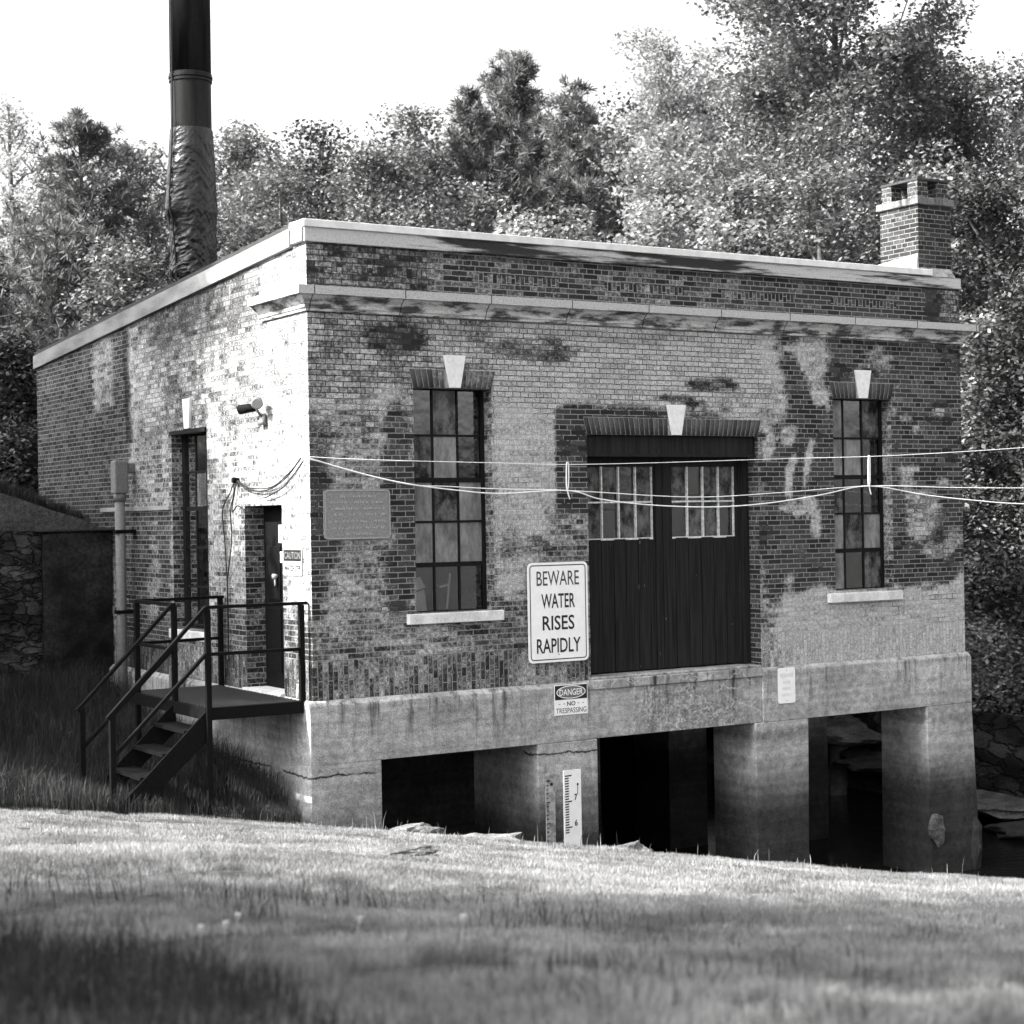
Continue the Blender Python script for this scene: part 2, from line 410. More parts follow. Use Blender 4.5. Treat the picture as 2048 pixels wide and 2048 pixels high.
def soil_material():
    t = NT('soil_and_turf'); co = t.coord()
    n1 = t.noise(co, .9, 5); n2 = t.noise(co, 14, 5, .7); n3 = t.noise(co, 60, 3, .7)
    v = t.math('MULTIPLY', t.ramp(n1, .3, .7, .8, 1.2), t.math('MULTIPLY', t.ramp(n2, .3, .7, .6, 1.4), t.ramp(n3, .3, .7, .6, 1.4)))
    return t.pbr(t.math('MULTIPLY', v, .085), .95, t.bump(n3, .8, .03), .1)
M_SOIL = soil_material()
xs = axis([(-300, -40, 20), (-40, -14, 2), (-14, 16, .25), (16, 40, 1.5), (40, 301, 20)])
ys = axis([(-60, -22, 3), (-22, -19, .5), (-19, 11, .25), (11, 40, 1.5), (40, 400, 20)])
ys = np.unique(np.append(ys, [6.7, 6.76, 10.04, 10.06]))
tag(link('ground', grid_mesh('ground', xs, ys, ground_z, M_SOIL)), kind='structure')

def water_material():
    t = NT('dark_water'); co = t.coord((1, 1, 1))
    n = t.noise(t.coord((1.3, 2.2, 1)), 3.5, 4, .6)
    return t.pbr(0.008, .08, t.bump(n, .35, .03), .5)
w = MB(); w.add([(-.5, -45, -3.0), (60, -45, -3.0), (14.2, -2, -3.0), (14.2, 60, -3.0), (1, 60, -3.0), (1, 0, -3.0)], [(0, 1, 2, 3, 4, 5)])
tag(w.build('water', water_material()), kind='structure')

# ------------------------------------------------------------------ wall wear maps (stains and tones of the wall plus painted sun and shade, in wall metres)
def soft_box(X, Z, x0, x1, z0, z1, s=.08):
    return sstep(x0 - s, x0 + s, X) * (1 - sstep(x1 - s, x1 + s, X)) * sstep(z0 - s, z0 + s, Z) * (1 - sstep(z1 - s, z1 + s, Z))
def blob(X, Z, cx, cz, rx, rz):
    r = np.hypot((X - cx) / rx, (Z - cz) / rz); return 1 - sstep(.65, 1.1, r)
def paint(L, m_, v): return L * (1 - m_) + v * m_
def wear_and_shade_front(X, Z):
    n = fbm(X * 1.7, Z * 1.7, 11) - .5; n2 = fbm(X * 5, Z * 5, 21) - .5
    x = X + n * .55 + n2 * .12; z = Z + (fbm(X * 1.9 + 7, Z * 1.9, 31) - .5) * .55 + n2 * .1
    L = np.full(X.shape, .42)
    L = paint(L, soft_box(X, Z, -1, 1.3, .4, 3.2), .47 + n * .5)
    L = paint(L, soft_box(x, z, -.1, .28, .9, 2.9), .15)
    L = paint(L, soft_box(x, z, .98, 1.4, .7, 3.0), .14)
    L = paint(L, soft_box(x, z, .9, 3.2, -.1, .9, .15), .52)
    L = paint(L, soft_box(x, z, 1.9, 3.3, .3, .8, .15), .30)
    L = paint(L, soft_box(x, z, -1, 2.6, 3.1, 4.4, .15), .58 + n * .4)
    L = paint(L, soft_box(X, Z, 2.35, 3.24, 1.1, 3.6, .06), .86)
    L = paint(L, soft_box(x, z, 3.0, 3.4, .9, 2.0), .35)
    L = paint(L, soft_box(x, z, 2.4, 3.1, 1.4, 1.8), .4)
    L = paint(L, soft_box(x, z, 2.4, 6.9, 3.25, 4.4, .12), .92)
    L = paint(L, blob(X, Z, 1.1, 4.0, .45, .22), .2); L = paint(L, blob(X, Z, 3.0, 3.95, .7, .2), .45); L = paint(L, blob(X, Z, 5.6, 3.6, .5, .12), .35)
    L = paint(L, blob(x, z, 5.1, 3.45, .35, .1), .25)
    L = paint(L, soft_box(x, z, 6.3, 12, .95, 3.35, .12), .05)      # dark repointed brick right of the door
    L = paint(L, soft_box(x, z, 6.75, 12, 3.0, 4.35, .12), .08)
    L = paint(L, soft_box(x, z, 5.35, 6.5, 3.0, 3.35, .12), .12)
    L = paint(L, soft_box(X, Z, 3.22, 3.80, 2.02, 3.24, .03), .0)   # the square patch beside the door head
    L = paint(L, soft_box(X, Z, 3.22, 5.1, 2.9, 3.30, .05), .03)
    for cx, cz, rx, rz, v in ((6.25, 3.35, .45, .28, .75), (6.75, 3.05, .14, .2, .8), (6.45, 2.95, .12, .25, .7), (6.9, 2.45, .1, .28, .85), (7.15, 2.6, .09, .3, .8),
                              (7.0, 2.1, .42, .14, .7), (7.25, 1.95, .16, .3, .75), (7.35, 3.75, .22, .5, .72), (7.15, 3.95, .35, .2, .8), (7.55, 3.5, .13, .28, .75), (8.3, 4.0, .4, .2, .45),
                              (8.9, 2.6, .25, .12, .5), (9.0, 3.05, .18, .12, .5), (9.2, 1.9, .4, .28, .62), (8.8, 2.1, .15, .5, .5), (9.6, 2.3, .2, .14, .6), (9.5, 3.4, .1, .14, .55), (9.5, 1.5, .4, .2, .45), (8.75, 3.3, .08, .12, .5), (6.75, 1.1, .15, .2, .5)):
        L = paint(L, blob(x, z, cx, cz, rx, rz), v)
    L = paint(L, soft_box(x, z, 6.5, 12, -.1, .95, .1) , .92); L = paint(L, soft_box(X, z, 6.3, 6.6, -.1, .45, .05), .6)
    L = paint(L, soft_box(X, Z, -1, 4, -.1, .42, .03), .40 + n * .5)
    P = Z > 4.5
    LP = .38 - .04 * X + n * .35 + sstep(9.3, 9.7, X) * .35
    L = np.where(P, LP, L)
    E = .10 + .5 * sstep(.5, .75, fbm(X * 3, Z * 5, 91))
    E = paint(E, soft_box(x, z, -1, 1.7, 3.35, 6, .2), .85); E = paint(E, soft_box(x, z, 1.5, 6.5, 3.3, 4.5, .2), .56)
    E = paint(E, soft_box(x, z, 1.5, 9.2, 4.5, 6, .2), .12); E = paint(E, soft_box(x, z, 9.2, 11, 4.5, 6, .1), .8); E = paint(E, soft_box(x, z, 0, .35, 1.7, 3.3), .5)
    E = paint(E, soft_box(X, Z, -1, 12, -.1, .42, .02), .38)
    D = soft_box(x, z, -1, 11, 4.12, 4.3, .06) * .45 + soft_box(X, Z, -1, 11, 4.93, 5.1, .04) * .4 + soft_box(x, z, -1, 3.6, -.1, .36, .05) * .22 + soft_box(x, z, 6.3, 11, .0, .25, .05) * .12  # coping's shade painted as a dark strip; darker below cornice and at foot too
    D = D + soft_box(X, Z, 1.3, 9.2, 4.5, 6, .3) * .18
    return np.clip(L, 0, 1), np.clip(E, 0, 1), np.clip(D, 0, 1)
def wear_and_light_side(Yy, Z):
    n = fbm(Yy * 1.1 + 50, Z * 1.1, 41) - .5; n2 = fbm(Yy * 5, Z * 5, 51) - .5
    st = fbm(Yy * 4.5, Z * .35, 61) - .5
    y = Yy + n * .5 + n2 * .1; z = Z + n * .3
    L = .47 + st * .22
    L = paint(L, 1 - sstep(1.0, 2.1, y), .62)  # pale lime coat by the corner, with its sunlit brightness painted in
    L = paint(L, soft_box(y, z, 5.75, 12, 1.5, 5, .12), .10 + st * .35)  # darker towards the far end
    L = paint(L, soft_box(Yy, z, 6.4, 7.3, 3.6, 4.6, .15), .55); L = paint(L, soft_box(y, z, 4.6, 5.7, 3.3, 4.3, .2), .66)
    L = paint(L, soft_box(Yy, Z, 4.26, 6.1, -.1, 2.14, .02), .16); L = paint(L, blob(Yy, Z, 4.9, 1.2, .3, .8), .35)
    L = paint(L, soft_box(y, z, -.1, 2.9, -.1, .9, .15), .25)
    E = np.full(Yy.shape, .15); E = paint(E, soft_box(y, z, -1, 5.4, 2.9, 5.5, .3), .50); E = paint(E, soft_box(Yy, Z, -1, 12, -.1, .42, .02), .5)
    D = soft_box(y, z, 1.2, 5.0, 4.15, 5, .25) * .6 + soft_box(y, z, 5.6, 5.95, 3.1, 4.6, .06) * .6 + soft_box(y, z, 1.75, 2.8, -.1, 2.0, .2) * .25 + np.clip(st, 0, 1) * .5
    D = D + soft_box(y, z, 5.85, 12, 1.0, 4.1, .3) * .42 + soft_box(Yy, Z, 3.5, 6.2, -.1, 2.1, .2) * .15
    return np.clip(L, 0, 1), np.clip(E, 0, 1), np.clip(D, 0, 1)

def wall_grid(plane, u0, u1, z0, z1, holes, wear_and_light, top=None, step=.06, extra=None):
    """plane: function (u,z)->xyz. returns mesh with uv + wear"""
    us = np.arange(u0, u1 + 1e-6, step); zs = np.arange(z0, z1 + 1e-6, step)
    eu = [u0, u1] + [h[0] for h in holes] + [h[1] for h in holes]; ez = [z0, z1, .42, 4.70, 4.80] + [h[2] for h in holes] + [h[3] for h in holes]
    def merge(base, ex):
        base = [b for b in base if all(abs(b - e) > step * .4 for e in ex)]; return np.unique(np.array(base + [e for e in ex]))
    us = merge(us, eu); zs = merge(zs, [e for e in ez if z0 <= e <= z1])
    U, Z = np.meshgrid(us, zs); nu = len(us)
    Zc = Z if top is None else np.minimum(Z, top(U))
    V = np.stack(plane(U.ravel(), Zc.ravel()), 1)
    i = np.arange((nu - 1) * (len(zs) - 1)); a = (i // (nu - 1)) * nu + i % (nu - 1)
    F = np.stack([a, a + 1, a + nu + 1, a + nu], 1)
    Uf, Zf = U.ravel(), Z.ravel(); cu = Uf[F].mean(1); cz = Zf[F].mean(1)
    keep = np.ones(len(F), bool)
    for h in holes: keep &= ~((cu > h[0]) & (cu < h[1]) & (cz > h[2]) & (cz < h[3]))
    if top is not None: keep &= cz < top(cu)
    F = F[keep]; cz = cz[keep]; cu = cu[keep]
    me = np_mesh('brick_wall', V, F, M_BRICK)
    uv = me.uv_layers.new(name='UVMap')
    lu, lz = Uf[F.ravel()], Zf[F.ravel()]
    sold = np.repeat((cz < .42) | ((cz > 4.70) & (cz < 4.80) & (np.abs((cu * .55) % 1 - .5) < .33)), 4)
    uvs = np.where(sold[:, None], np.stack([lz + .0025, lu], 1), np.stack([lu, lz], 1))
    uv.data.foreach_set('uv', uvs.astype(np.float32).ravel())
    Lm, Em, Dm = wear_and_light(Uf, Zf)
    at = me.color_attributes.new('wear_and_light', 'FLOAT_COLOR', 'POINT')
    at.data.foreach_set('color', np.stack([Lm, Em, Dm, np.ones_like(Lm)], 1).astype(np.float32).ravel())
    return me
def quads_brick(name, quads, parent, lime=.4, dark=0.0, erod=.1):
    """quads: list of (4 corners, 4 uvs)"""
    V = [c for q in quads for c in q[0]]; F = np.arange(len(V)).reshape(-1, 4)
    me = np_mesh(name, V, F, M_BRICK); uv = me.uv_layers.new(name='UVMap')
    uv.data.foreach_set('uv', np.array([c for q in quads for c in q[1]], np.float32).ravel())
    at = me.color_attributes.new('wear_and_light', 'FLOAT_COLOR', 'POINT')
    at.data.foreach_set('color', np.tile([lime, erod, dark, 1], (len(V), 1)).astype(np.float32).ravel())
    return link(name, me, parent)
def brick_box(name, x0, x1, y0, y1, z0, z1, parent, lime=.4, dark=0, erod=.2, uoff=0.0):
    q = []
    def face(c, us): q.append((c, [(us[0], z0), (us[1], z0), (us[1], z1), (us[0], z1)]))
    face([(x0, y0, z0), (x1, y0, z0), (x1, y0, z1), (x0, y0, z1)], (x0, x1)); face([(x1, y1, z0), (x0, y1, z0), (x0, y1, z1), (x1, y1, z1)], (x1, x0))
    face([(x0, y1, z0), (x0, y0, z0), (x0, y0, z1), (x0, y1, z1)], (y1, y0)); face([(x1, y0, z0), (x1, y1, z0), (x1, y1, z1), (x1, y0, z1)], (y0, y1))
    q.append(([(x0, y0, z1), (x1, y0, z1), (x1, y1, z1), (x0, y1, z1)], [(x0, y0), (x1, y0), (x1, y1), (x0, y1)]))
    q.append(([(x0, y1, z0), (x1, y1, z0), (x1, y0, z0), (x0, y0, z0)], [(x0, y0), (x1, y0), (x1, y1), (x0, y1)]))
    return quads_brick(name, q, parent, lime, dark, erod)

# ------------------------------------------------------------------ the building
XR, YB = 9.95, 10.0
B = empty('brick_pump_house', (0, 0, 0), 'flat-roofed brick pump house standing on concrete piers over the stream', 'building')
W1 = (1.30, 2.335, .90, 3.465); W2 = (7.59, 8.63, .93, 3.478); G = (3.665, 6.305, .02, 2.955)
LW = (2.96, 4.17, .61, 3.155); DR = (.755, 1.815, .02, 2.157)
top_side = lambda y: 5.03 - .055 * np.asarray(y)
link('brick_wall', wall_grid(lambda u, z: (u, np.zeros_like(u), z), 0, XR, 0, 5.03, [W1, W2, G], wear_and_shade_front), B)
link('brick_wall', wall_grid(lambda u, z: (np.zeros_like(u), u, z), 0, YB, 0, 5.04, [LW, DR], wear_and_light_side, top_side), B)
brick_box('brick_wall', XR - .3, XR, .3, YB, 0, 4.45, B); brick_box('brick_wall', 0.3, XR - .3, YB - .3, YB, 0, 4.4, B)
def reveal_front(h, d, lime):
    x0, x1, z0, z1 = h; q = []
    q.append(([(x0, 0, z0), (x0, 0, z1), (x0, d, z1), (x0, d, z0)], [(0, z0), (0, z1), (d, z1), (d, z0)]))
    q.append(([(x1, d, z0), (x1, d, z1), (x1, 0, z1), (x1, 0, z0)], [(d, z0), (d, z1), (0, z1), (0, z0)]))
    q.append(([(x0, 0, z1), (x1, 0, z1), (x1, d, z1), (x0, d, z1)], [(x0, 0), (x1, 0), (x1, d), (x0, d)]))
    q.append(([(x0, d, z0), (x1, d, z0), (x1, 0, z0), (x0, 0, z0)], [(x0, 0), (x1, 0), (x1, d), (x0, d)]))
    quads_brick('brick_reveal', q, B, lime, .1)
def reveal_side(h, d, lime):
    y0, y1, z0, z1 = h; q = []
    q.append(([(0, y0, z0), (0, y0, z1), (d, y0, z1), (d, y0, z0)], [(0, z0), (0, z1), (d, z1), (d, z0)]))
    q.append(([(d, y1, z0), (d, y1, z1), (0, y1, z1), (0, y1, z0)], [(d, z0), (d, z1), (0, z1), (0, z0)]))
    q.append(([(0, y0, z1), (0, y1, z1), (d, y1, z1), (d, y0, z1)], [(y0, 0), (y1, 0), (y1, d), (y0, d)]))
    q.append(([(d, y0, z0), (d, y1, z0), (0, y1, z0), (0, y0, z0)], [(y0, 0), (y1, 0), (y1, d), (y0, d)]))
    quads_brick('brick_reveal', q, B, lime, .1)
reveal_front(W1, .34, .42); reveal_front(W2, .34, .42); reveal_front(G, .40, .12); reveal_side(LW, .3, .3); reveal_side(DR, .26, .3)
mb = MB(); mb.box(XR - .33, XR - .302, .42, YB - .33, -.05, 4.1); mb.build('shade_lining', M_SHADELINING, B)  # added dark sheets that dim the room seen through the panes
mb = MB(); mb.box(.3, XR - .335, YB - .33, YB - .302, -.05, 4.1); mb.build('shade_lining', M_SHADELINING, B)
# roof, inner parapets
rb = MB(); rb.hull8([(.3, .3, 4.6), (XR - .3, .3, 4.6), (XR - .3, YB - .3, 4.1), (.3, YB - .3, 4.1), (.3, .3, 4.7), (XR - .3, .3, 4.7), (XR - .3, YB - .3, 4.2), (.3, YB - .3, 4.2)])
rb.build('roof', M_ROOF, B)
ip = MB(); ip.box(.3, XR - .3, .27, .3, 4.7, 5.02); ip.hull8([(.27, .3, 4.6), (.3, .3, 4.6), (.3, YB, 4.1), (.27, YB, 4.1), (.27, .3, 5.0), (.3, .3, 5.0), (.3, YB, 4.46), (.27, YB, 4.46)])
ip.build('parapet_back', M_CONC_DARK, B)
# coping: front band, cap, side band, flashing
c = MB(); c.box(-.03, XR + .01, -.03, .30, 5.03, 5.185); c.build('coping', M_COPF, B, bevel=.006)
c = MB(); c.box(-.05, 9.40, -.055, .33, 5.187, 5.27); c.build('coping_cap', M_CAP, B, bevel=.006)
c = MB()
def slope_box(c, x0, x1, y0, y1, zl0, zl1): # z at y=0 ; falls .0600/m
    k = .0600
    c.hull8([(x0, y0, zl0 - k * y0), (x1, y0, zl0 - k * y0), (x1, y1, zl0 - k * y1), (x0, y1, zl0 - k * y1), (x0, y0, zl1 - k * y0), (x1, y0, zl1 - k * y0), (x1, y1, zl1 - k * y1), (x0, y1, zl1 - k * y1)])
slope_box(c, -.05, .25, .335, YB + .03, 5.03, 5.235); c.hull8([(-.031, -.0, 5.03), (-.031, .3, 5.03), (-.051, .3, 5.03), (-.051, .0, 5.03), (-.031, -.0, 5.18), (-.031, .3, 5.18), (-.051, .3, 5.18), (-.051, 0, 5.18)])
c.build('coping', M_COPL, B, bevel=.006)
c = MB(); slope_box(c, -.02, .29, .34, YB + .03, 5.238, 5.295); c.build('roof_flashing', M_FLASH, B)
# cornice: profile swept along front and returned on both ends
def cornice():
    pf = [(0, 4.27), (.03, 4.27), (.035, 4.30), (.05, 4.305), (.055, 4.34), (.075, 4.375), (.105, 4.40), (.125, 4.425), (.14, 4.435), (.18, 4.437), (.18, 4.53), (0, 4.545)]
    def ring(fn): return [fn(p, z) for p, z in pf]
    rings = [ring(lambda p, z: (-p, 1.22, z)), ring(lambda p, z: (-p, -p, z)), ring(lambda p, z: (XR + p, -p, z)), ring(lambda p, z: (XR + p, 1.2, z))]
    mb = MB(); mb.prism(rings, None); mb.build('cornice', M_CORN, B)
cornice()
# keystones
def keystone(xc, z0, z1, top, bot, side=False):
    k = MB(); d = .035
    pts = [(xc - bot / 2, z0), (xc + bot / 2, z0), (xc + top / 2, z1), (xc - top / 2, z1)]
    if side: V = [(-d, a, z) for a, z in pts] + [(.05, a, z) for a, z in pts]
    else: V = [(a, -d, z) for a, z in pts] + [(a, .05, z) for a, z in pts]
    k.add(V, [(3, 2, 1, 0), (4, 5, 6, 7), (0, 1, 5, 4), (1, 2, 6, 5), (2, 3, 7, 6), (3, 0, 4, 7)] if side else [(0, 1, 2, 3), (7, 6, 5, 4), (4, 5, 1, 0), (5, 6, 2, 1), (6, 7, 3, 2), (7, 4, 0, 3)])
    k.build('keystone', M_STONE, B, bevel=.006)
keystone(1.838, 3.466, 3.84, .285, .14); keystone(8.115, 3.479, 3.855, .285, .14); keystone(4.998, 2.956, 3.33, .285, .14); keystone(3.56, 3.16, 3.54, .26, .16, True)
# splayed brick arches over the openings
def arch(x0, x1, z0, h, nb, lime_fn, key):
    V = []; F = []; A = []; xc = (x0 + x1) / 2
    spl = .055
    for i in range(nb):
        a, b = i / nb, (i + 1) / nb; g = .06 / nb * 1.2
        bx0, bx1 = x0 + (x1 - x0) * (a + g), x0 + (x1 - x0) * (b - g)
        tx0, tx1 = x0 - spl + (x1 - x0 + 2 * spl) * (a + g), x0 - spl + (x1 - x0 + 2 * spl) * (b - g)
        if abs((bx0 + bx1) / 2 - xc) < key: continue
        n = len(V); z1 = z0 + h
        V += [(bx0, -.006, z0 + .002), (bx1, -.006, z0 + .002), (tx1, -.006, z1), (tx0, -.006, z1), (bx0, .02, z0 + .002), (bx1, .02, z0 + .002), (tx1, .02, z1), (tx0, .02, z1)]
        F += [(n, n + 1, n + 2, n + 3), (n + 4, n + 5, n + 1, n), (n + 5, n + 6, n + 2, n + 1), (n + 6, n + 7, n + 3, n + 2), (n + 7, n + 4, n, n + 3)]
        A += [(lime_fn((bx0 + bx1) / 2), rng.random(), 0, 1)] * 8
    me = np_mesh('arch', V, F, M_ARCH)
    at = me.color_attributes.new('wear_and_light', 'FLOAT_COLOR', 'POINT'); at.data.foreach_set('color', np.array(A, np.float32).ravel())
    o = link('brick_arch', me, B)
    k = MB(); k.add([(x0 - .0, -.003, z0), (x1, -.003, z0), (x1 + spl, -.003, z0 + h + .006), (x0 - spl, -.003, z0 + h + .006)], [(0, 1, 2, 3)]); k.build('arch_mortar', M_MORTAR, o)
arch(W1[0], W1[1], W1[3], .205, 15, lambda x: .15 if x < 1.55 else .45, .09)
arch(W2[0], W2[1], W2[3], .205, 15, lambda x: .08, .09)
arch(G[0], G[1], G[3], .205, 37, lambda x: .05 if x < 5.7 else .2, .09)
# windows
def lattice(mb, P, us, zs, w, thick_rows=(), thick=.05):
    """P(u, z, depth) -> xyz"""
    def bx(u0, u1, z0, z1, d0, d1):
        V = [P(u, z, d) for d in (d1, d0) for u, z in ((u0, z0), (u1, z0), (u1, z1), (u0, z1))]
        mb.hull8(V)
    for u in us: bx(u - w / 2, u + w / 2, zs[0], zs[-1], -.012, .012)
    for i, z in enumerate(zs):
        t = thick if i in thick_rows else w
        bx(us[0], us[-1], z - t / 2, z + t / 2, -.016 if i in thick_rows else -.014, .016 if i in thick_rows else .014)
def window(P, u0, u1, rows, fmap, thick_rows, fr=.04):
    f = MB()
    us = [u0 + fr / 2, u0 + fr / 2 + (u1 - u0 - fr) / 3, u0 + fr / 2 + (u1 - u0 - fr) * 2 / 3, u1 - fr / 2]
    lattice(f, P, us, rows, .026, thick_rows, .055)
    for a, b in ((u0, u0 + fr), (u1 - fr, u1)):
        V = [P(u, z, d) for d in (.03, -.03) for u, z in ((a, rows[0]), (b, rows[0]), (b, rows[-1]), (a, rows[-1]))]; f.hull8(V)
    fo = f.build('window', M_FRAME, B)
    g = MB()
    for r in range(len(rows) - 1):
        for cidx in range(3):
            k = fmap[r][cidx]; dz = .0
            g.add([P(us[cidx], rows[r], .001), P(us[cidx + 1], rows[r], .001), P(us[cidx + 1], rows[r + 1], .001), P(us[cidx], rows[r + 1], .001)], [(0, 1, 2, 3)], k)
    g.build('window_glass', [M_GLASS, M_FROST, M_PANEREFL], fo); return fo
Pf = lambda u, z, d: (u, .21 + d, z)
Ps = lambda u, z, d: (.17 + d, u, z)
r1 = [.90, 1.44, 1.935, 2.415, 2.93, 3.465]
f1 = window(Pf, W1[0], W1[1], r1, [(0, 0, 0), (1, 1, 1), (1, 2, 1), (2, 1, 0), (0, 2, 0)], (1, 3))
r2 = [.93, 1.45, 1.945, 2.435, 2.955, 3.478]
f2 = window(Pf, W2[0], W2[1], r2, [(1, 0, 2), (1, 2, 1), (2, 0, 0), (1, 1, 0), (1, 0, 2)], (1, 3))
r3 = [.66, 1.15, 1.65, 2.15, 2.62, 3.10]
f3 = window(Ps, LW[0], LW[1], r3, [(0, 0, 0), (0, 0, 0), (0, 0, 0), (0, 1, 0), (0, 0, 0)], (3,), .09)
tm = MB(); tm.box(-.03, .12, LW[0], LW[1], 3.10, 3.153); tm.build('window_head', M_FRAME, f3)
s = MB(); s.box(1.17, 2.42, -.07, .2, .78, .897); s.build('window_sill', M_SILL, f1, bevel=.008)
s = MB(); s.box(7.44, 8.73, -.07, .2, .775, .897); s.build('window_sill', M_SILL, f2, bevel=.008)
s = MB(); s.box(-.06, .14, 2.93, 4.22, .49, .605); s.build('window_sill', M_SILL, f3, bevel=.008)
# boards leaning inside the panes of the near window, blind strips behind the glass
# lintel ledge and blocked opening on the west wall
s = MB(); s.box(-.035, .02, 4.22, 6.95, 2.14, 2.2); s.build('lintel_ledge', M_COPL, B, bevel=.005)
# garage door
gd = empty('sliding_door', (G[0], .25, 0)); gd.parent = B; gd['label'] = 'dark double plank door with white-barred lights'
hd = MB(); hd.box(G[0], G[1], .06, .30, 2.72, 2.954); hd.box(G[0], G[1], .035, .30, 2.69, 2.719); hd.build('door_header', M_PLANK, gd)
jb = MB(); jb.box(G[1] - .10, G[1] - .002, .20, .34, .03, 2.69); jb.box(G[1] - .13, G[1] - .10, .24, .34, .03, 2.69); jb.build('door_jamb', M_PLANK, gd)
def door_leaf(x0, x1, lx0, lx1, nm):
    y = .27; mb = MB(); z0, z1 = .05, 2.69; lz0, lz1 = 1.68, 2.575
    mb.box(x0, x1, y, y + .05, lz1, z1); mb.box(x0, lx0, y, y + .05, lz0, lz1); mb.box(lx1, x1, y, y + .05, lz0, lz1)
    n = max(5, int(round((x1 - x0) / .187))); pw = (x1 - x0) / n
    for i in range(n): mb.box(x0 + i * pw + .005, x0 + (i + 1) * pw - .005, y - .004 * (i % 2), y + .05, z0, lz0)
    mb.box(x0, x1, y + .012, y + .045, z0, lz0)
    if nm: mb.box(x0, x0 + .11, y - .02, y - .004, z0, z1)
    else: mb.box(x1 - .1, x1, y - .02, y - .004, z0, z1)
    leaf = mb.build('door_leaf', M_PLANK, gd)
    mt = MB(); us = np.linspace(lx0, lx1, 5); zs = [lz0, 2.135, lz1]
    def P(u, z, d): return (u, y + .02 + d, z)
    for u in list(us[1:]): mt.box(u - .009, u + .009, y, y + .035, lz0, lz1)
    mt.box(lx0, lx1, y - .003, y + .032, lz0 - .012, lz0 + .012); mt.box(lx0, lx1, y - .003, y + .032, 2.125, 2.145)
    mt.build('muntins', M_MUNTIN, leaf)
    gl = MB()
    for i in range(4):
        for j in range(2):
            gl.add([(us[i], y + .04, zs[j]), (us[i + 1], y + .04, zs[j]), (us[i + 1], y + .04, zs[j + 1]), (us[i], y + .04, zs[j + 1])], [(0, 1, 2, 3)], 0 if (i + 2 * j + nm) % 3 == 1 else 1)
    gl.build('door_glass', [M_GLASS, M_PANEREFL], leaf)
door_leaf(G[0] + .0, 4.955, 3.80, 4.82, False)
door_leaf(4.965, G[1] - .13, 5.12, 6.12, True)
# added pale boards stand in for reflections and daylight in the door lights; window papers
ins = MB(); ins.box(3.86, 4.15, .45, .5, 1.4, 1.98); ins.box(4.5, 4.62, 1.6, 1.65, 1.2, 2.3); ins.box(5.12, 5.34, .6, .62, 2.05, 2.62); ins.box(4.9, 5.1, 2.2, 2.25, 1.2, 2.5)
ins.box(4.75, 5.0, 1.0, 1.02, 1.3, 1.8); ins.build('bright_bit_board', M_BRIGHTBIT, B)
ins = MB(); ins.hull8([(1.33, .30, .9), (1.60, .30, .9), (1.60, .32, .9), (1.33, .32, .9), (1.33, .36, 1.06), (1.60, .36, 1.16), (1.60, .38, 1.16), (1.33, .38, 1.06)])
ins.hull8([(1.40, .33, 1.12), (1.60, .33, 1.18), (1.60, .34, 1.18), (1.40, .34, 1.12), (1.44, .38, 1.27), (1.56, .38, 1.30), (1.56, .39, 1.30), (1.44, .39, 1.27)])
ins.bar((1.86, .3, .92), (1.93, .34, 1.33), .02); ins.bar((1.76, .3, 1.18), (1.9, .32, 1.2), .05, .02); ins.build('paper', M_WHITE, B)
# man door
md = MB(); md.box(.24, .28, DR[0], DR[1], .03, 2.15); md.box(.225, .24, DR[0] + .12, DR[0] + .48, .2, .95); md.box(.225, .24, DR[0] + .12, DR[0] + .48, 1.05, 1.68); md.box(.225, .24, DR[0] + .58, DR[0] + .94, .2, .95); md.box(.225, .24, DR[0] + .58, DR[0] + .94, 1.05, 1.68)
mdo = md.build('entrance_door', M_STEEL, B, bevel=.01)
kb = MB(); kb.tube([(.24, 1.42, 1.33), (.17, 1.42, 1.33)], [.02, .03], 10); kb.tube([(.2, 1.42, 1.22), (.2, 1.42, 1.3)], .012, 6); kb.build('door_knob', M_SILL, mdo, True)
sg = MB(); sg.box(.205, .22, DR[0] + .26, DR[0] + .56, 1.72, 1.93); sg.build('paper_notice', M_SIGNGREY, mdo)
sg = MB(); sg.box(.205, .22, DR[0] + .30, DR[0] + .52, 1.49, 1.62); sg.build('paper_notice', M_SIGN, mdo)
sil = MB(); sil.box(-.06, .24, DR[0] - .02, DR[1] + .02, -.05, .022); sil.build('door_sill', M_SILL, B)
# chimney
ch = brick_box('chimney', 9.35, 9.97, .16, .90, 5.19, 6.20, B, .05, .45, .3)
cm = MB(); cm.box(9.31, 10.01, .12, .94, 6.202, 6.30); cm.build('chimney_cap', M_CONC_IN, ch, bevel=.01)
for (a, b) in ((9.37, .18), (9.76, .18), (9.37, .69), (9.76, .69)): brick_box('chimney_post', a, a + .19, b, b + .19, 6.302, 6.54, ch, .1, .1, .4)
cm = MB(); cm.box(9.36, 9.96, .17, .89, 6.542, 6.575); cm.build('chimney_lid', M_FLASH, ch)
cm = MB(); cm.hull8([(9.37, .10, 5.187), (10.0, .10, 5.187), (10.0, .157, 5.187), (9.37, .157, 5.187), (9.40, .12, 5.26), (9.97, .12, 5.26), (9.97, .157, 5.33), (9.40, .157, 5.33)])
cm.hull8([(9.28, .16, 5.187), (9.347, .16, 5.187), (9.347, .93, 5.187), (9.28, .93, 5.187), (9.33, .16, 5.52), (9.347, .16, 5.52), (9.347, .93, 5.46), (9.33, .93, 5.46)]); cm.build('chimney_flashing', M_CONC, ch)

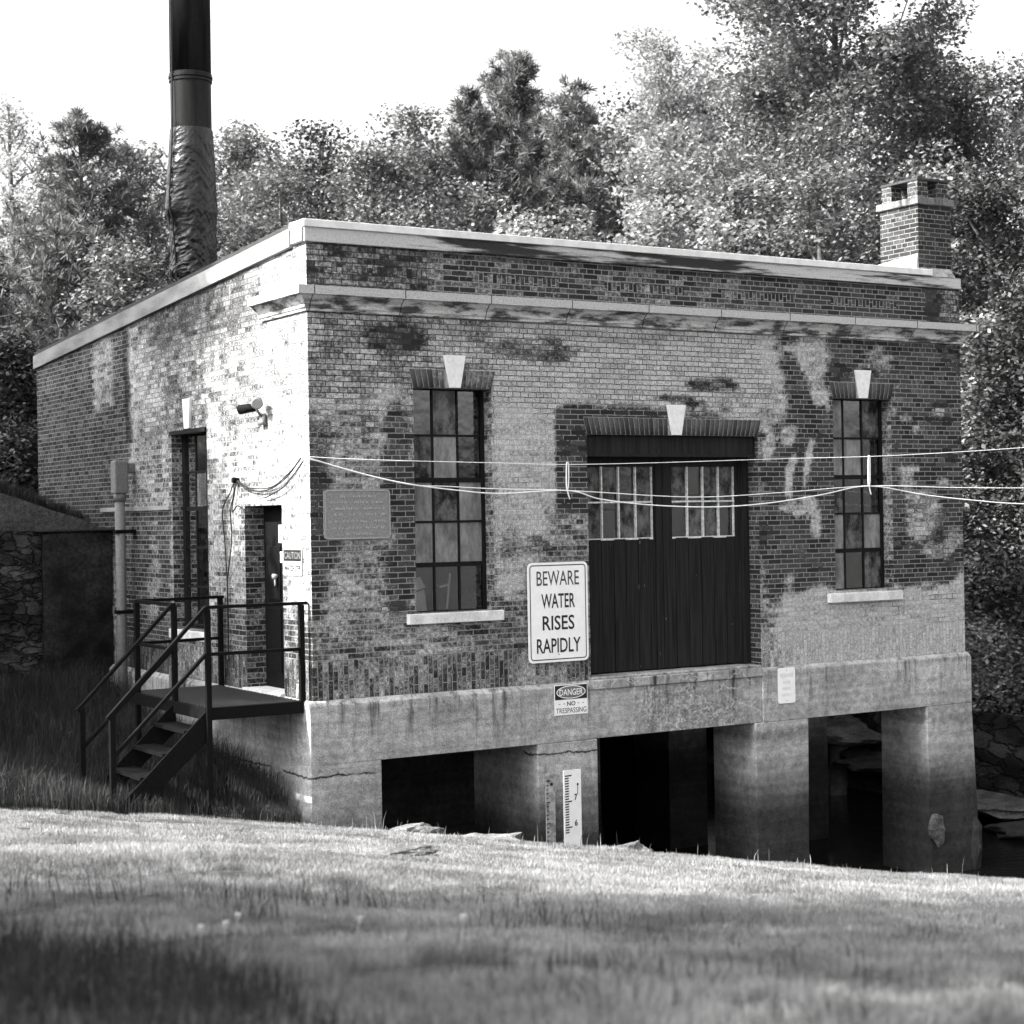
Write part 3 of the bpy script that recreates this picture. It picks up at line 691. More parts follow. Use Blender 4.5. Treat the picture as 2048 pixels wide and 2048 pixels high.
# ---- foundation and piers
f = MB()
def ledge(x0, x1, c=f):
    c.hull8([(x0, -.08, -.70), (x1, -.08, -.70), (x1, .25, -.70), (x0, .25, -.70), (x0, -.08, -.055), (x1, -.08, -.055), (x1, .25, -.055), (x0, .25, -.055)])
    c.hull8([(x0, -.08, -.0549), (x1, -.08, -.0549), (x1, .25, -.0549), (x0, .25, -.0549), (x0, -.02, -.003), (x1, -.02, -.003), (x1, .25, -.003), (x0, .25, -.003)])
for a_, b_ in ((-.08, 3.57), (6.26, 9.98)):
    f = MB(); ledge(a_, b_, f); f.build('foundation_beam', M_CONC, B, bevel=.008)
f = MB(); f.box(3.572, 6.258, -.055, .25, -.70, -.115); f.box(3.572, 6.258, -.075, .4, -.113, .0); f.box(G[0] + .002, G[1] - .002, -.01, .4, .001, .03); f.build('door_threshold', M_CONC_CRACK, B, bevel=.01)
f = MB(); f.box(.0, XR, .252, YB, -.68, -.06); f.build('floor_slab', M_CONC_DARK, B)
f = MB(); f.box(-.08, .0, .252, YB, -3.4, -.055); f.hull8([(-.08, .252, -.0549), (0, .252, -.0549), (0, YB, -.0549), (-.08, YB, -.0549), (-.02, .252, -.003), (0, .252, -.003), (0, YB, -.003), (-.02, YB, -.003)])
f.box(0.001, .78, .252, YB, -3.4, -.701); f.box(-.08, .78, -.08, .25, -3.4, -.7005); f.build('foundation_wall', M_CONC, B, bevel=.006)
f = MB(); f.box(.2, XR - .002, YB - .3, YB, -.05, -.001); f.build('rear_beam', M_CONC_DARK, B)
def pier(x0, x1, y0, y1, spread=.0, mat=None):
    p = MB(); nz = 10; V = []; F = []
    zs = np.linspace(-3.5, -.7005, nz)
    for z in zs:
        e = spread * (-.7 - z) / 2.8
        V += [(x0 - e * .3, y0 - e, z), (x1 + e, y0 - e, z), (x1 + e, y1, z), (x0 - e * .3, y1, z)]
    for i in range(nz - 1):
        for k in range(4): F.append((i * 4 + k, i * 4 + (k + 1) % 4, i * 4 + 4 + (k + 1) % 4, i * 4 + 4 + k))
    F += [(3, 2, 1, 0), tuple(range(4 * nz - 4, 4 * nz))]
    p.add(V, F); return p.build('pier', mat or M_CONC, B, bevel=.012)
pier(2.84, 3.69, -.08, 1.42); pier(6.13, 7.01, -.08, .80, -.02); pier(9.12, 9.98, -.08, .81, .07)
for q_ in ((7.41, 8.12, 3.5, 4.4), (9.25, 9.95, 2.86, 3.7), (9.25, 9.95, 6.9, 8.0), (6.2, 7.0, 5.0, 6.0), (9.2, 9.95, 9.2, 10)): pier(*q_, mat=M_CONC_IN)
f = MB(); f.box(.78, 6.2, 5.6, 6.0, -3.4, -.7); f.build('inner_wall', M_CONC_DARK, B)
# broken patch at the foot of the outer pier
def rock_mesh(cx, cy, cz, sx, sy, sz, seed, mat, n=4, rough=.6):
    import bmesh
    bm = bmesh.new(); bmesh.ops.create_icosphere(bm, subdivisions=n, radius=1)
    r_ = np.random.default_rng(seed); off = r_.random(3) * 50
    planes = [(Vector(r_.normal(size=3)).normalized(), r_.uniform(.55, .9)) for _ in range(9)]
    for v in bm.verts:
        p = v.co.copy()
        for nrm, dd in planes:
            k = p.dot(nrm)
            if k > dd: p -= nrm * (k - dd)
        q = 1 + rough * (float(fbm(p.x * 2.4 + off[0], p.y * 2.4 + p.z * 2.1 + off[1], seed)) - .5) + .16 * (float(fbm(p.z * 6 + p.x + off[0], p.y * .8, seed + 3)) - .5)
        v.co = Vector((p.x * sx * q + cx, p.y * sy * q + cy, p.z * sz * q + cz))
    me = bpy.data.meshes.new('rock'); bm.to_mesh(me); bm.free(); me.materials.append(mat); return me
def rock_material(name, base):
    t = NT(name); co = t.coord(); n1 = t.noise(t.coord((1, 1, 3)), 3, 6, .65); n2 = t.noise(co, 30, 4, .65)
    v = t.math('MULTIPLY', t.ramp(n1, .3, .7, .5, 1.4), t.ramp(n2, .25, .75, .6, 1.4))
    return t.pbr(t.math('MULTIPLY', v, base), .9, t.bump(t.math('ADD', n1, n2), .8, .03), .2)
M_ROCK = rock_material('rock', .11); M_ROCKD = rock_material('wet_rock', .04); M_ROCKL = rock_material('pale_rock', .16)
link('broken_patch', rock_mesh(9.19, -.13, -2.38, .17, .05, .24, 15, M_ROCK), B)
link('broken_patch', rock_mesh(9.95, -.12, -2.75, .12, .1, .5, 6, M_CONC), B)

# ------------------------------------------------------------------ signs
def text_mesh(txt, size, sx=1.0, weight=0.0):
    cu = bpy.data.curves.new('lettering', 'FONT'); cu.body = txt; cu.size = size; cu.align_x = 'CENTER'; cu.align_y = 'CENTER'; cu.offset = weight; cu.resolution_u = 3
    o = bpy.data.objects.new('tmp', cu); COL.objects.link(o)
    dg = bpy.context.evaluated_depsgraph_get(); me = bpy.data.meshes.new_from_object(o.evaluated_get(dg)); 
    bpy.data.objects.remove(o); bpy.data.curves.remove(cu)
    me.transform(Matrix.Diagonal((sx, 1, 1, 1))); return me
def place_text(txt, u, z, h, mat, parent, P, width=None, weight=0.0):
    """cap height h (m), centred at (u,z); P maps (du, z) to world"""
    me = text_mesh(txt, h / .70, 1.0, weight * h)
    co = np.array([v.co[:] for v in me.vertices]); w0 = co[:, 0].max() - co[:, 0].min(); h0 = co[:, 1].max() - co[:, 1].min()
    cx, cy = (co[:, 0].max() + co[:, 0].min()) / 2, (co[:, 1].max() + co[:, 1].min()) / 2
    kx = (width / w0) if width else h / h0; ky = h / h0
    for v, q in zip(me.vertices, co): v.co = Vector(P(u + (q[0] - cx) * kx, z + (q[1] - cy) * ky))
    me.materials.clear(); me.materials.append(mat); me.update()
    return link('lettering', me, parent)
def round_plate(mb, P, u0, u1, z0, z1, r, d0, d1, mi=0):
    pts = []
    for cx, cz, a0 in ((u1 - r, z1 - r, 0), (u0 + r, z1 - r, 90), (u0 + r, z0 + r, 180), (u1 - r, z0 + r, 270)):
        for k in range(6): a = R(a0 + k * 18); pts.append((cx + r * math.cos(a), cz + r * math.sin(a)))
    n = len(pts); V = [P(u, z, d0) for u, z in pts] + [P(u, z, d1) for u, z in pts]
    mb.add(V, [tuple(range(n)), tuple(range(2 * n - 1, n - 1, -1))] + [(k, (k + 1) % n, n + (k + 1) % n, n + k)[::-1] for k in range(n)], mi); return pts
def ring_plate(mb, P, u0, u1, z0, z1, r, w, d, mi=0):
    def pts(a0, a1, b0, b1, r):
        o = []
        for cx, cz, s_ in ((a1 - r, b1 - r, 0), (a0 + r, b1 - r, 90), (a0 + r, b0 + r, 180), (a1 - r, b0 + r, 270)):
            for k in range(6): a = R(s_ + k * 18); o.append((cx + r * math.cos(a), cz + r * math.sin(a)))
        return o
    A = pts(u0, u1, z0, z1, r); C = pts(u0 + w, u1 - w, z0 + w, z1 - w, r - w); n = len(A)
    V = [P(u, z, d) for u, z in A] + [P(u, z, d) for u, z in C]
    mb.add(V, [(k, (k + 1) % n, n + (k + 1) % n, n + k) for k in range(n)], mi)
def oval(mb, P, u, z, a, b, d, mi=0):
    mb.add([P(u + a * math.cos(t_), z + b * math.sin(t_), d) for t_ in np.linspace(0, 2 * math.pi, 33)[:-1]], [tuple(range(32))], mi)

# BEWARE sign
YS = -.045
sgn = empty('warning_sign', (3.18, YS, .25), 'large white sign with rounded corners reading BEWARE WATER RISES RAPIDLY beside the plank door', 'sign')
PF = lambda u, z, d: (u, YS - d, z)
mb = MB(); round_plate(mb, PF, 2.757, 3.607, .25, 1.43, .06, .003, -.003); mb.box(2.95, 3.4, YS + .003, -.0, 1.2, 1.24); mb.build('plate', M_SIGN, sgn)
mb = MB(); ring_plate(mb, PF, 2.785, 3.579, .278, 1.402, .045, .012, .0045); mb.build('border', M_INK, sgn)
for tx, zc, wd, mt in (('BEWARE', 1.243, .60, M_INKF), ('WATER', .975, .475, M_INK), ('RISES', .715, .45, M_INK), ('RAPIDLY', .447, .62, M_INK)):
    place_text(tx, 3.182, zc, .172, mt, sgn, lambda u, z: PF(u, z, .005), wd, .018 if mt is M_INK else .006)
mb = MB()
for u, z in ((3.18, 1.33), (3.18, .34)): oval(mb, PF, u, z, .008, .008, .005)
mb.build('bolt', M_RED, sgn)
# DANGER sign
YS2 = -.09
sgn = empty('danger_sign', (3.31, YS2, -.38), 'small white sign reading DANGER NO TRESPASSING on the concrete beam', 'sign')
PD = lambda u, z, d: (u, YS2 - d, z)
mb = MB(); mb.box(3.078, 3.55, YS2, YS2 + .005, -.38, -.022); mb.build('plate', M_SIGN, sgn)
mb = MB(); mb.box(3.086, 3.542, YS2 - .002, YS2, -.198, -.030); mb.build('header_panel', M_INK, sgn)
mb = MB(); oval(mb, PD, 3.314, -.112, .208, .078, .003); mb.build('oval_border', M_SIGN, sgn)
mb = MB(); oval(mb, PD, 3.314, -.112, .196, .068, .004); mb.build('oval_panel', M_RED, sgn)
place_text('DANGER', 3.314, -.112, .075, M_SIGN, sgn, lambda u, z: PD(u, z, .005), .33, .01)
place_text('NO', 3.314, -.248, .052, M_INK, sgn, lambda u, z: PD(u, z, .003), .12, .02)
place_text('- -', 3.18, -.248, .006, M_INK, sgn, lambda u, z: PD(u, z, .003), .09)
place_text('- -', 3.45, -.248, .006, M_INK, sgn, lambda u, z: PD(u, z, .003), .09)
place_text('TRESPASSING', 3.314, -.328, .062, M_INKF, sgn, lambda u, z: PD(u, z, .003), .43, .0)
# faded sign
sgn = empty('faded_sign', (6.64, YS2, -.48), 'narrow white sign with nearly bleached-out lettering on the concrete beam right of the door', 'sign')
mb = MB(); round_plate(mb, PD, 6.497, 6.783, -.478, -.022, .03, .003, -.004); mb.build('plate', M_SIGN, sgn)
for tx, zc, wd, h in (('BEWARE', -.12, .22, .05), ('WATER', -.21, .13, .035), ('RISES', -.29, .13, .035), ('RAPIDLY', -.37, .16, .035)):
    place_text(tx, 6.64, zc, h, M_SIGNGREY, sgn, lambda u, z: PD(u, z, .005), wd)
mb = MB(); oval(mb, PD, 6.64, -.055, .006, .006, .006); oval(mb, PD, 6.64, -.445, .006, .006, .006); mb.build('bolt', M_INK, sgn)
# CAUTION sign on the west wall
PW = lambda u, z, d: (-.012 - d, u, z)
sgn = empty('caution_sign', (-.012, .45, 1.365), 'small white sign reading CAUTION WATCH STEP beside the entrance door', 'sign')
mb = MB(); round_plate(mb, PW, .21, .70, 1.363, 1.665, .03, .003, -.008); mb.build('plate', simple('caution_plate', .40, .6, .1, 10, bump=0), sgn)
mb = MB(); mb.add([PW(.225, 1.525, .005), PW(.225, 1.650, .005), PW(.685, 1.650, .005), PW(.685, 1.525, .005)], [(0, 1, 2, 3)]); mb.build('header_panel', M_INK, sgn)
place_text('CAUTION', .455, 1.588, .080, simple('caution_letters', .16, .6, .1, 10, bump=0), sgn, lambda u, z: PW(.91 - u, z, .007), .42, .015)
place_text('WATCH STEP', .455, 1.445, .07, M_INK, sgn, lambda u, z: PW(.91 - u, z, .006), .42, .02)
# notice lettering on the door (only the few letters one can read)
place_text('TRES', .95, 1.79, .05, M_INK, mdo, lambda u, z: (.203, 2.115 - u, z), .24, .01)
mb = MB(); mb.add([(.203, 1.12, 1.58), (.203, 1.22, 1.58), (.203, 1.22, 1.59), (.203, 1.12, 1.59)], [(0, 1, 2, 3)]); mb.build('print_line', M_INK, mdo)
# plaque
pq = empty('memorial_plaque', (.565, -.02, 1.76), 'grey cast plaque with a raised rim, its lettering worn away, left of the front window', 'plaque')
PP = lambda u, z, d: (u, -.012 - d, z)
mb = MB(); round_plate(mb, PP, .155, .977, 1.757, 2.312, .05, .008, -.012); mb.build('plate', M_PLAQ, pq)
mb = MB(); ring_plate(mb, PP, .160, .972, 1.762, 2.307, .046, .014, .014); mb.build('rim', M_PLAQE, pq)
mb = MB()
rp = np.random.default_rng(4)
for zc, u0, u1 in ((2.235, .35, .80), (2.17, .24, .9), (2.10, .24, .9), (2.035, .22, .92), (1.96, .22, .92), (1.885, .24, .9), (1.82, .42, .74)):
    u = u0
    while u < u1:
        wq = rp.uniform(.008, .02)
        if rp.random() < .72: mb.box(u, u + wq, -.024, -.0201, zc - .014, zc + rp.uniform(.004, .014))
        u += wq + rp.uniform(.004, .016)
mb.build('worn_relief', M_PLAQE, pq)
# staff gauges
sg = empty('staff_gauge', (3.3, -.1, -2.3), 'white graduated water level board with numbers 5 6 7 on the pier', 'water gauge')
mb = MB(); mb.box(3.183, 3.424, -.108, -.081, -2.45, -1.037); mb.build('board', M_SIGN, sg)
mb = MB(); k = .305
z7 = -1.39; zt = z7 + k * .95
i = 0; z = z7 + .29
while z > -2.4:
    idx = round((z - z7) / (k / 10))
    lng = .10 if idx % 10 == 0 else .055
    if z > -1.80 or idx % 10 == 0:
        mb.hull8([(3.195, -.1105, z - .009), (3.195 + lng * .9, -.1105, z - .006), (3.195 + lng * .9, -.109, z - .006), (3.195, -.109, z - .009), (3.195, -.1105, z + .006), (3.195 + lng, -.1105, z + .009), (3.195 + lng, -.109, z + .009), (3.195, -.109, z + .006)])
    z -= k / 10
mb.tube([(3.375, -.111, -1.21), (3.375, -.108, -1.21)], .014, 8); mb.bar((3.375, -.1105, -1.22), (3.37, -.1105, -1.33), .006, .002)
mb.build('graduation', M_INK, sg)
PG = lambda u, z: (u, -.1105, z)
for tx, zz in (('7', -1.36), ('6', -1.665), ('5', -1.97)): place_text(tx, 3.345, zz, .075, M_INK, sg, PG, .040, .04)
sg = empty('old_staff_gauge', (3.0, -.1, -2.3), 'narrow rusty old gauge strip left of the white level board', 'water gauge')
mb = MB(); mb.box(2.935, 3.06, -.10, -.081, -2.45, -1.06); mb.build('board', simple('rusty_strip', .30, .8, .5, 14), sg)
mb = MB()
for i in range(22): mb.box(2.94, 2.94 + (.05 if i % 5 == 0 else .024), -.103, -.1005, -1.14 - i * .05 - .006, -1.14 - i * .05 + (.006 if i % 3 else .012))
mb.tube([(3.01, -.104, -1.18), (3.01, -.1, -1.18)], .02, 8); mb.build('graduation', M_INK, sg)

# ------------------------------------------------------------------ fixtures on the west wall
fl = empty('floodlight', (0, 1.17, 3.2), 'twin-head floodlight bracketed to the upper side wall', 'floodlight')
mb = MB(); mb.tube([(.0, 1.17, 3.16), (-.05, 1.17, 3.16)], .06, 14); mb.box(-.07, -.02, 1.10, 1.24, 3.08, 3.14); mb.tube([(-.05, 1.17, 3.18), (-.11, 1.14, 3.24), (-.14, 1.10, 3.29)], .016, 8); mb.build('bracket', M_PIPE, fl, True)
mb = MB(); mb.tube([(-.11, 1.17, 3.35), (-.12, 1.13, 3.345), (-.135, 1.09, 3.335), (-.17, 1.01, 3.315)], [.025, .04, .062, .07], 18); hdl = mb.build('lamp_head', M_PIPE, fl, True)
mb = MB(); mb.tube([(-.171, 1.008, 3.315), (-.175, .998, 3.313)], [.062, .056], 18); mb.build('lamp_lens', simple('lamp_lens', .22, .15, .1, 10), hdl)
mb = MB(); mb.tube([(-.10, 1.20, 3.26), (-.14, 1.28, 3.28), (-.20, 1.42, 3.27)], [.025, .05, .06], 14); mb.build('lamp_head', M_STEEL, fl, True)

pp = empty('vent_pipe', (-.2, 5.62, -.4), 'tall grey riser pipe with a box head on the side wall', 'pipe')
mb = MB(); mb.tube([(-.2, 5.62, -1.4), (-.2, 5.62, 2.36)], .068, 18); mb.tube([(-.2, 5.62, 2.28), (-.2, 5.62, 2.40)], .082, 18); mb.build('riser', M_PIPE, pp, True)
mb = MB(); mb.box(-.295, -.105, 5.52, 5.72, 2.38, 2.83); mb.box(-.105, -.0, 5.55, 5.66, 2.66, 2.80); mb.build('box_head', M_PIPE, pp, bevel=.02)
mb = MB()
for z in (.75, 1.84): mb.box(-.28, -.0, 5.55, 5.69, z, z + .05)
mb.build('clamp', M_STEEL, pp)
cb = empty('cable_bundle', (0, 2.0, 2.4), 'loose black cables running down the side wall by the entrance door', 'cable')
def smooth_pts(pts, n=8):
    P = [Vector(p) for p in pts]; P = [P[0]] + P + [P[-1]]; out = []
    for i in range(1, len(P) - 2):
        for k in range(n):
            t_ = k / n; a, b, c_, d = P[i - 1], P[i], P[i + 1], P[i + 2]
            out.append(.5 * ((2 * b) + (c_ - a) * t_ + (2 * a - 5 * b + 4 * c_ - d) * t_ ** 2 + (3 * b - a - 3 * c_ + d) * t_ ** 3))
    out.append(P[-2]); return out
for k, pts in enumerate(([(-.03, .15, 2.67), (-.04, .45, 2.51), (-.04, .95, 2.36), (-.04, 1.6, 2.37), (-.03, 1.98, 2.46), (-.03, 2.2, 2.3), (-.03, 2.42, 2.1), (-.03, 2.36, 1.7), (-.03, 2.3, 1.1), (-.03, 2.3, .3)],
                         [(-.03, .15, 2.66), (-.05, .55, 2.44), (-.05, 1.05, 2.33), (-.05, 1.6, 2.35), (-.04, 1.98, 2.45), (-.04, 2.05, 2.28), (-.04, 2.15, 2.1), (-.04, 2.12, 1.8), (-.04, 2.2, 1.5), (-.04, 2.28, 1.2), (-.04, 2.28, .4)],
                         [(-.03, .1, 2.63), (-.06, .5, 2.38), (-.05, 1.0, 2.26), (-.03, 1.2, 2.24)],
                         [(-.03, 1.98, 2.45), (-.04, 2.1, 2.1), (-.04, 1.95, 2.16), (-.03, 1.82, 2.14)])):
    mb = MB(); mb.tube(smooth_pts(pts), .0075, 6); mb.build('cable', M_CABLE, cb, True)
mb = MB(); mb.tube([(0, 1.98, 2.46), (-.08, 1.98, 2.47)], .035, 10); mb.build('cable_hook', M_STEEL, cb)
gp = empty('gas_pipe', (-.15, 3.6, -.3), 'low stub of capped pipes beneath the tall side window', 'pipe')
mb = MB(); mb.tube(smooth_pts([(-.12, 4.0, -1.0), (-.12, 4.0, .0), (-.12, 3.95, .12), (-.12, 3.8, .18)], 4), .03, 10); mb.tube([(-.12, 3.8, -.25), (-.12, 3.8, .02)], .055, 12); mb.tube([(-.12, 3.65, -.25), (-.12, 3.65, .04)], .05, 12); mb.build('pipework', M_PIPE, gp, True)
bt = MB(); bt.tube([(-.045, .30, -.0), (-.045, .30, .10), (-.045, .30, .13), (-.045, .30, .17)], [.022, .022, .009, .009], 10)
tag(bt.build('bottle', M_SILL, None, True), 'small pale bottle on the ledge at the foot of the side wall', 'bottle')

# ------------------------------------------------------------------ white overhead cables
wc = empty('overhead_cable', (-.09, -.11, 2.66), 'sagging white cables strung across the front of the building', 'cable')
c1 = [(-0.093, -0.111, 2.664), (0.41, -0.161, 2.516), (0.997, -0.22, 2.38), (1.6, -0.28, 2.297), (2.221, -0.342, 2.246), (3.089, -0.429, 2.273), (3.516, -0.472, 2.169), (4.191, -0.539, 2.091), (5.028, -0.623, 2.056), (5.823, -0.702, 2.089), (6.645, -0.784, 2.186), (7.402, -0.86, 2.293), (8.289, -0.949, 2.17), (9.109, -1.031, 2.09), (9.939, -1.114, 2.034), (12.2, -1.34, 1.97), (15, -1.6, 2.15), (20, -2.1, 2.8)]
c2 = [(-0.093, -0.111, 2.669), (0.412, -0.161, 2.642), (1.181, -0.238, 2.619), (2.228, -0.343, 2.595), (3.095, -0.429, 2.576), (4.408, -0.561, 2.597), (5.981, -0.718, 2.638), (7.41, -0.861, 2.668), (8.709, -0.991, 2.721), (9.956, -1.116, 2.788), (12.222, -1.342, 2.933), (20, -2.1, 3.6)]
c3 = [(-0.093, -0.111, 2.653), (0.997, -0.22, 2.375), (1.601, -0.28, 2.331), (2.222, -0.342, 2.298), (3.089, -0.429, 2.273), (4.748, -0.595, 2.18), (5.972, -0.717, 2.217), (7.402, -0.86, 2.293), (8.699, -0.99, 2.264), (9.943, -1.114, 2.247), (12.205, -1.341, 2.236), (20, -2.1, 2.9)]
for pts, rd in ((c1, .0075), (c2, .0042), (c3, .0052)):
    mb = MB(); mb.tube(smooth_pts(pts, 6), rd, 6); mb.build('cable', M_WCABLE, wc, True)
for x, y, z0, z1 in ((3.09, -.429, 2.27, 2.60), (7.405, -.861, 2.285, 2.675)):
    mb = MB(); mb.tube(smooth_pts([(x, y, z0), (x - .014, y, z0 + .06), (x - .010, y, z1 - .04), (x + .006, y, z1), (x + .020, y, z1 - .04), (x + .014, y, z0 + .08), (x, y, z0), (x + .03, y, z0 - .1)], 5), .008, 6); mb.build('cable_loop', M_WCABLE, wc, True)

# ------------------------------------------------------------------ metal staircase
st = empty('metal_staircase', (-1.2, .6, -1.1), 'black steel stair with landing and pipe rails at the side entrance', 'staircase')
PX, PY0, PY1, RY = -1.18, .10, 2.50, 1.07
mb = MB(); mb.box(PX + .01, -.085, PY0 + .01, PY1 - .01, -.055, -.012)
plat = mb.build('platform', M_STEEL, st)
mb = MB()
for i in range(24): y = PY0 + .05 + i * (PY1 - PY0 - .1) / 23; mb.box(PX + .02, -.09, y, y + .035, -.0115, .004)
mb.build('grating', simple('worn_grating', .045, .5, .5, 60), plat)
mb = MB(); mb.box(PX - .03, -.085, PY0 - .03, PY0 + .008, -.13, .0); mb.box(PX - .03, -.085, PY1 - .008, PY1 + .03, -.13, 0); mb.box(PX - .032, PX + .008, PY0 + .01, PY1 - .01, -.13, -.002); mb.build('platform_edge', M_STEEL, st)
def post(x, y, z0, z1, w=.055):
    mb = MB(); mb.bar((x, y, z0), (x, y, z1), w); mb.build('post', M_STEEL, st)
post(PX, PY0 - .01, -1.35, 1.05); post(-.09, PY0 - .01, -.0, 1.05); post(PX, RY, -.1, 1.05); post(PX, 2.27, -1.1, 1.05); post(-.06, PY1 - .03, -.05, 1.05)
XB, ZB = -2.24, .02
post(XB, PY0 - .01, -1.35, ZB - .02); post(XB, RY, -1.35, ZB - .02)
def rail(pts, name='handrail', w=.05, h=.035):
    mb = MB()
    for a, b in zip(pts[:-1], pts[1:]): mb.bar(a, b, w, h)
    mb.build(name, M_STEEL, st)
for y in (PY0 - .01, RY): rail([(XB - .05, y, ZB - .05), (PX - .02, y, 1.07)]); rail([(XB, y, ZB - .46), (PX - .02, y, .575)], 'mid_rail', .045, .035)
rail([(PX - .02, PY0 - .01, 1.07), (-.02, PY0 - .01, 1.07)]); rail([(PX, PY0 - .01, .57), (-.09, PY0 - .01, .57)], 'mid_rail', .04, .035)
rail([(PX, RY, 1.066), (PX, 2.27, 1.066)]); rail([(PX, RY, .57), (PX, 2.27, .57)], 'mid_rail', .04, .035)
rail([(PX, 2.27, 1.068), (-.02, PY1 - .03, 1.068)]); rail([(PX, 2.27, .572), (-.06, PY1 - .03, .572)], 'mid_rail', .04, .035)
for y in (PY0 + .01, RY):
    mb = MB(); mb.hull8([(-2.42, y - .012, -1.42), (PX, y - .012, -.34), (PX, y + .012, -.34), (-2.42, y + .012, -1.42), (-2.42, y - .012, -1.18), (PX, y - .012, -.01), (PX, y + .012, -.01), (-2.42, y + .012, -1.18)]); mb.build('stringer', M_STEEL, st)
for i in range(1, 5):
    z = -.225 * i; x = PX - .245 * i
    mb = MB(); mb.box(x - .02, x + .25, PY0 + .025, RY - .015, z - .035, z); mb.build('tread', M_STEEL, st)

# ------------------------------------------------------------------ smokestack
sk = empty('smokestack', (1.12, 6.15, 4.35), 'tall dark metal smokestack wrapped in wrinkled plastic near its base', 'smokestack')
sx, sy = 1.125, 6.15
def stack_metal():
    t = NT('stack_metal'); n = t.noise(t.coord((6, 6, .5)), 1.4, 5, .6); n2 = t.noise(t.coord(), 40, 3)
    v = t.math('MULTIPLY', t.ramp(n, .35, .7, .005, .018), t.ramp(n2, .3, .7, .8, 1.2))
    return t.pbr(v, .45, t.bump(n2, .15, .004), .12)
SM = stack_metal()
mb = MB(); mb.tube([(sx, sy, 4.1), (sx, sy, 8.26)], .288, 40, cap=False); mb.tube([(sx, sy, 8.26), (sx + .01, sy, 12.2)], .292, 40); mb.build('flue', SM, sk, True)
mb = MB()
for z, rr in ((8.25, .012), (8.30, .02), (8.335, .01)): mb.tube([(sx, sy, z - .018), (sx, sy, z + .018)], .292 + rr, 40)
mb.build('flange', SM, sk)
def wrap():
    n, zz = 144, np.linspace(4.25, 7.56, 330); th = np.linspace(0, 2 * math.pi, n, endpoint=False)
    T, Z = np.meshgrid(th, zz)
    prof = np.interp(zz, [4.25, 5.3, 5.36, 5.42, 5.5, 5.75, 6.1, 6.3, 6.36, 6.8, 7.2, 7.5, 7.56], [.30, .305, .285, .30, .33, .315, .315, .33, .34, .325, .31, .298, .292])[:, None]
    cx = np.cos(T) * 3; cy = np.sin(T) * 3
    # creases: slanted ridges, tightest where the sheet is tied
    tie = np.interp(zz, [4.25, 5.0, 5.6, 6.1, 6.6, 7.3, 7.56], [.9, 1, 1.0, .6, .55, .5, .3])[:, None]
    sl = .55 * np.sin(T + .8)
    def ridge(a): return 1 - 2 * np.abs(a - .5)
    q = ridge(fbm(cx * .45 + 3, (Z + sl) * 7 + cy * .3, 71)) ** 2 * .040 + ridge(fbm(cx * .9 + 9, (Z - sl * .8) * 13 + cy * .5, 72)) ** 2 * .018 + (fbm(cx * 3, Z * 16 + cy * 3, 73) - .5) * .012
    rad = prof + (q - .022) * tie
    # the bulge on the west side gathered above the cord at 6.3 m
    bd = np.exp(-((T - math.pi * 1.06) / .42) ** 2) * np.exp(-((Z - 6.42) / .16) ** 2) * .055 + np.exp(-((T - math.pi * 1.06) / .5) ** 2) * np.exp(-((Z - 6.75) / .4) ** 2) * .05
    rad = rad + bd
    V = np.stack([sx + rad * np.cos(T), sy + rad * np.sin(T), Z], 2).reshape(-1, 3)
    i = np.arange(len(zz) - 1)[:, None] * n; k = np.arange(n)[None]; a = (i + k).ravel(); b = (i + (k + 1) % n).ravel()
    F = np.stack([a, b, b + n, a + n], 1)
    t = NT('black_plastic'); nn = t.noise(t.coord((1, 1, 2)), 26, 4, .6)
    me = np_mesh('wrap', V, F, t.pbr(.008, .30, t.bump(nn, .5, .01), .45), True)
    link('plastic_wrap', me, sk)
wrap()
mb = MB(); mb.tube(smooth_pts([(sx - .33, sy - .16, 4.9), (sx - .31, sy - .13, 5.5), (sx - .36, sy - .15, 6.2), (sx - .40, sy - .14, 6.5), (sx - .33, sy - .1, 7.4), (sx - .31, sy - .08, 8.4), (sx - .32, sy - .08, 12)], 6), .012, 6); mb.build('conduit', M_CABLE, sk)
mb = MB(); mb.tube([(sx, sy, 5.50), (sx, sy, 5.54)], .315, 30); mb.tube([(sx - .30, sy - .2, 5.3), (sx - .45, sy - .26, 5.52), (sx - .42, sy - .25, 5.1)], .008, 5); mb.build('tie_cord', M_CABLE, sk)
for a, b in (((sx - .3, sy, 9.95), (-13, 17, 6.5)), ((sx - .3, sy, 9.9), (-10, -6.5, 1.2)), ((sx, sy, 9.95), (8.5, 17.5, 8.2)), ((sx, sy, 9.95), (18.5, 15.4, 8.2))):
    a, b = Vector(a), Vector(b); mb = MB(); mb.tube([a.lerp(b, t_ / 12) + Vector((0, 0, -.5 * math.sin(math.pi * t_ / 12))) for t_ in range(13)], .0022, 4); mb.build('guy_wire', M_STEEL, sk)

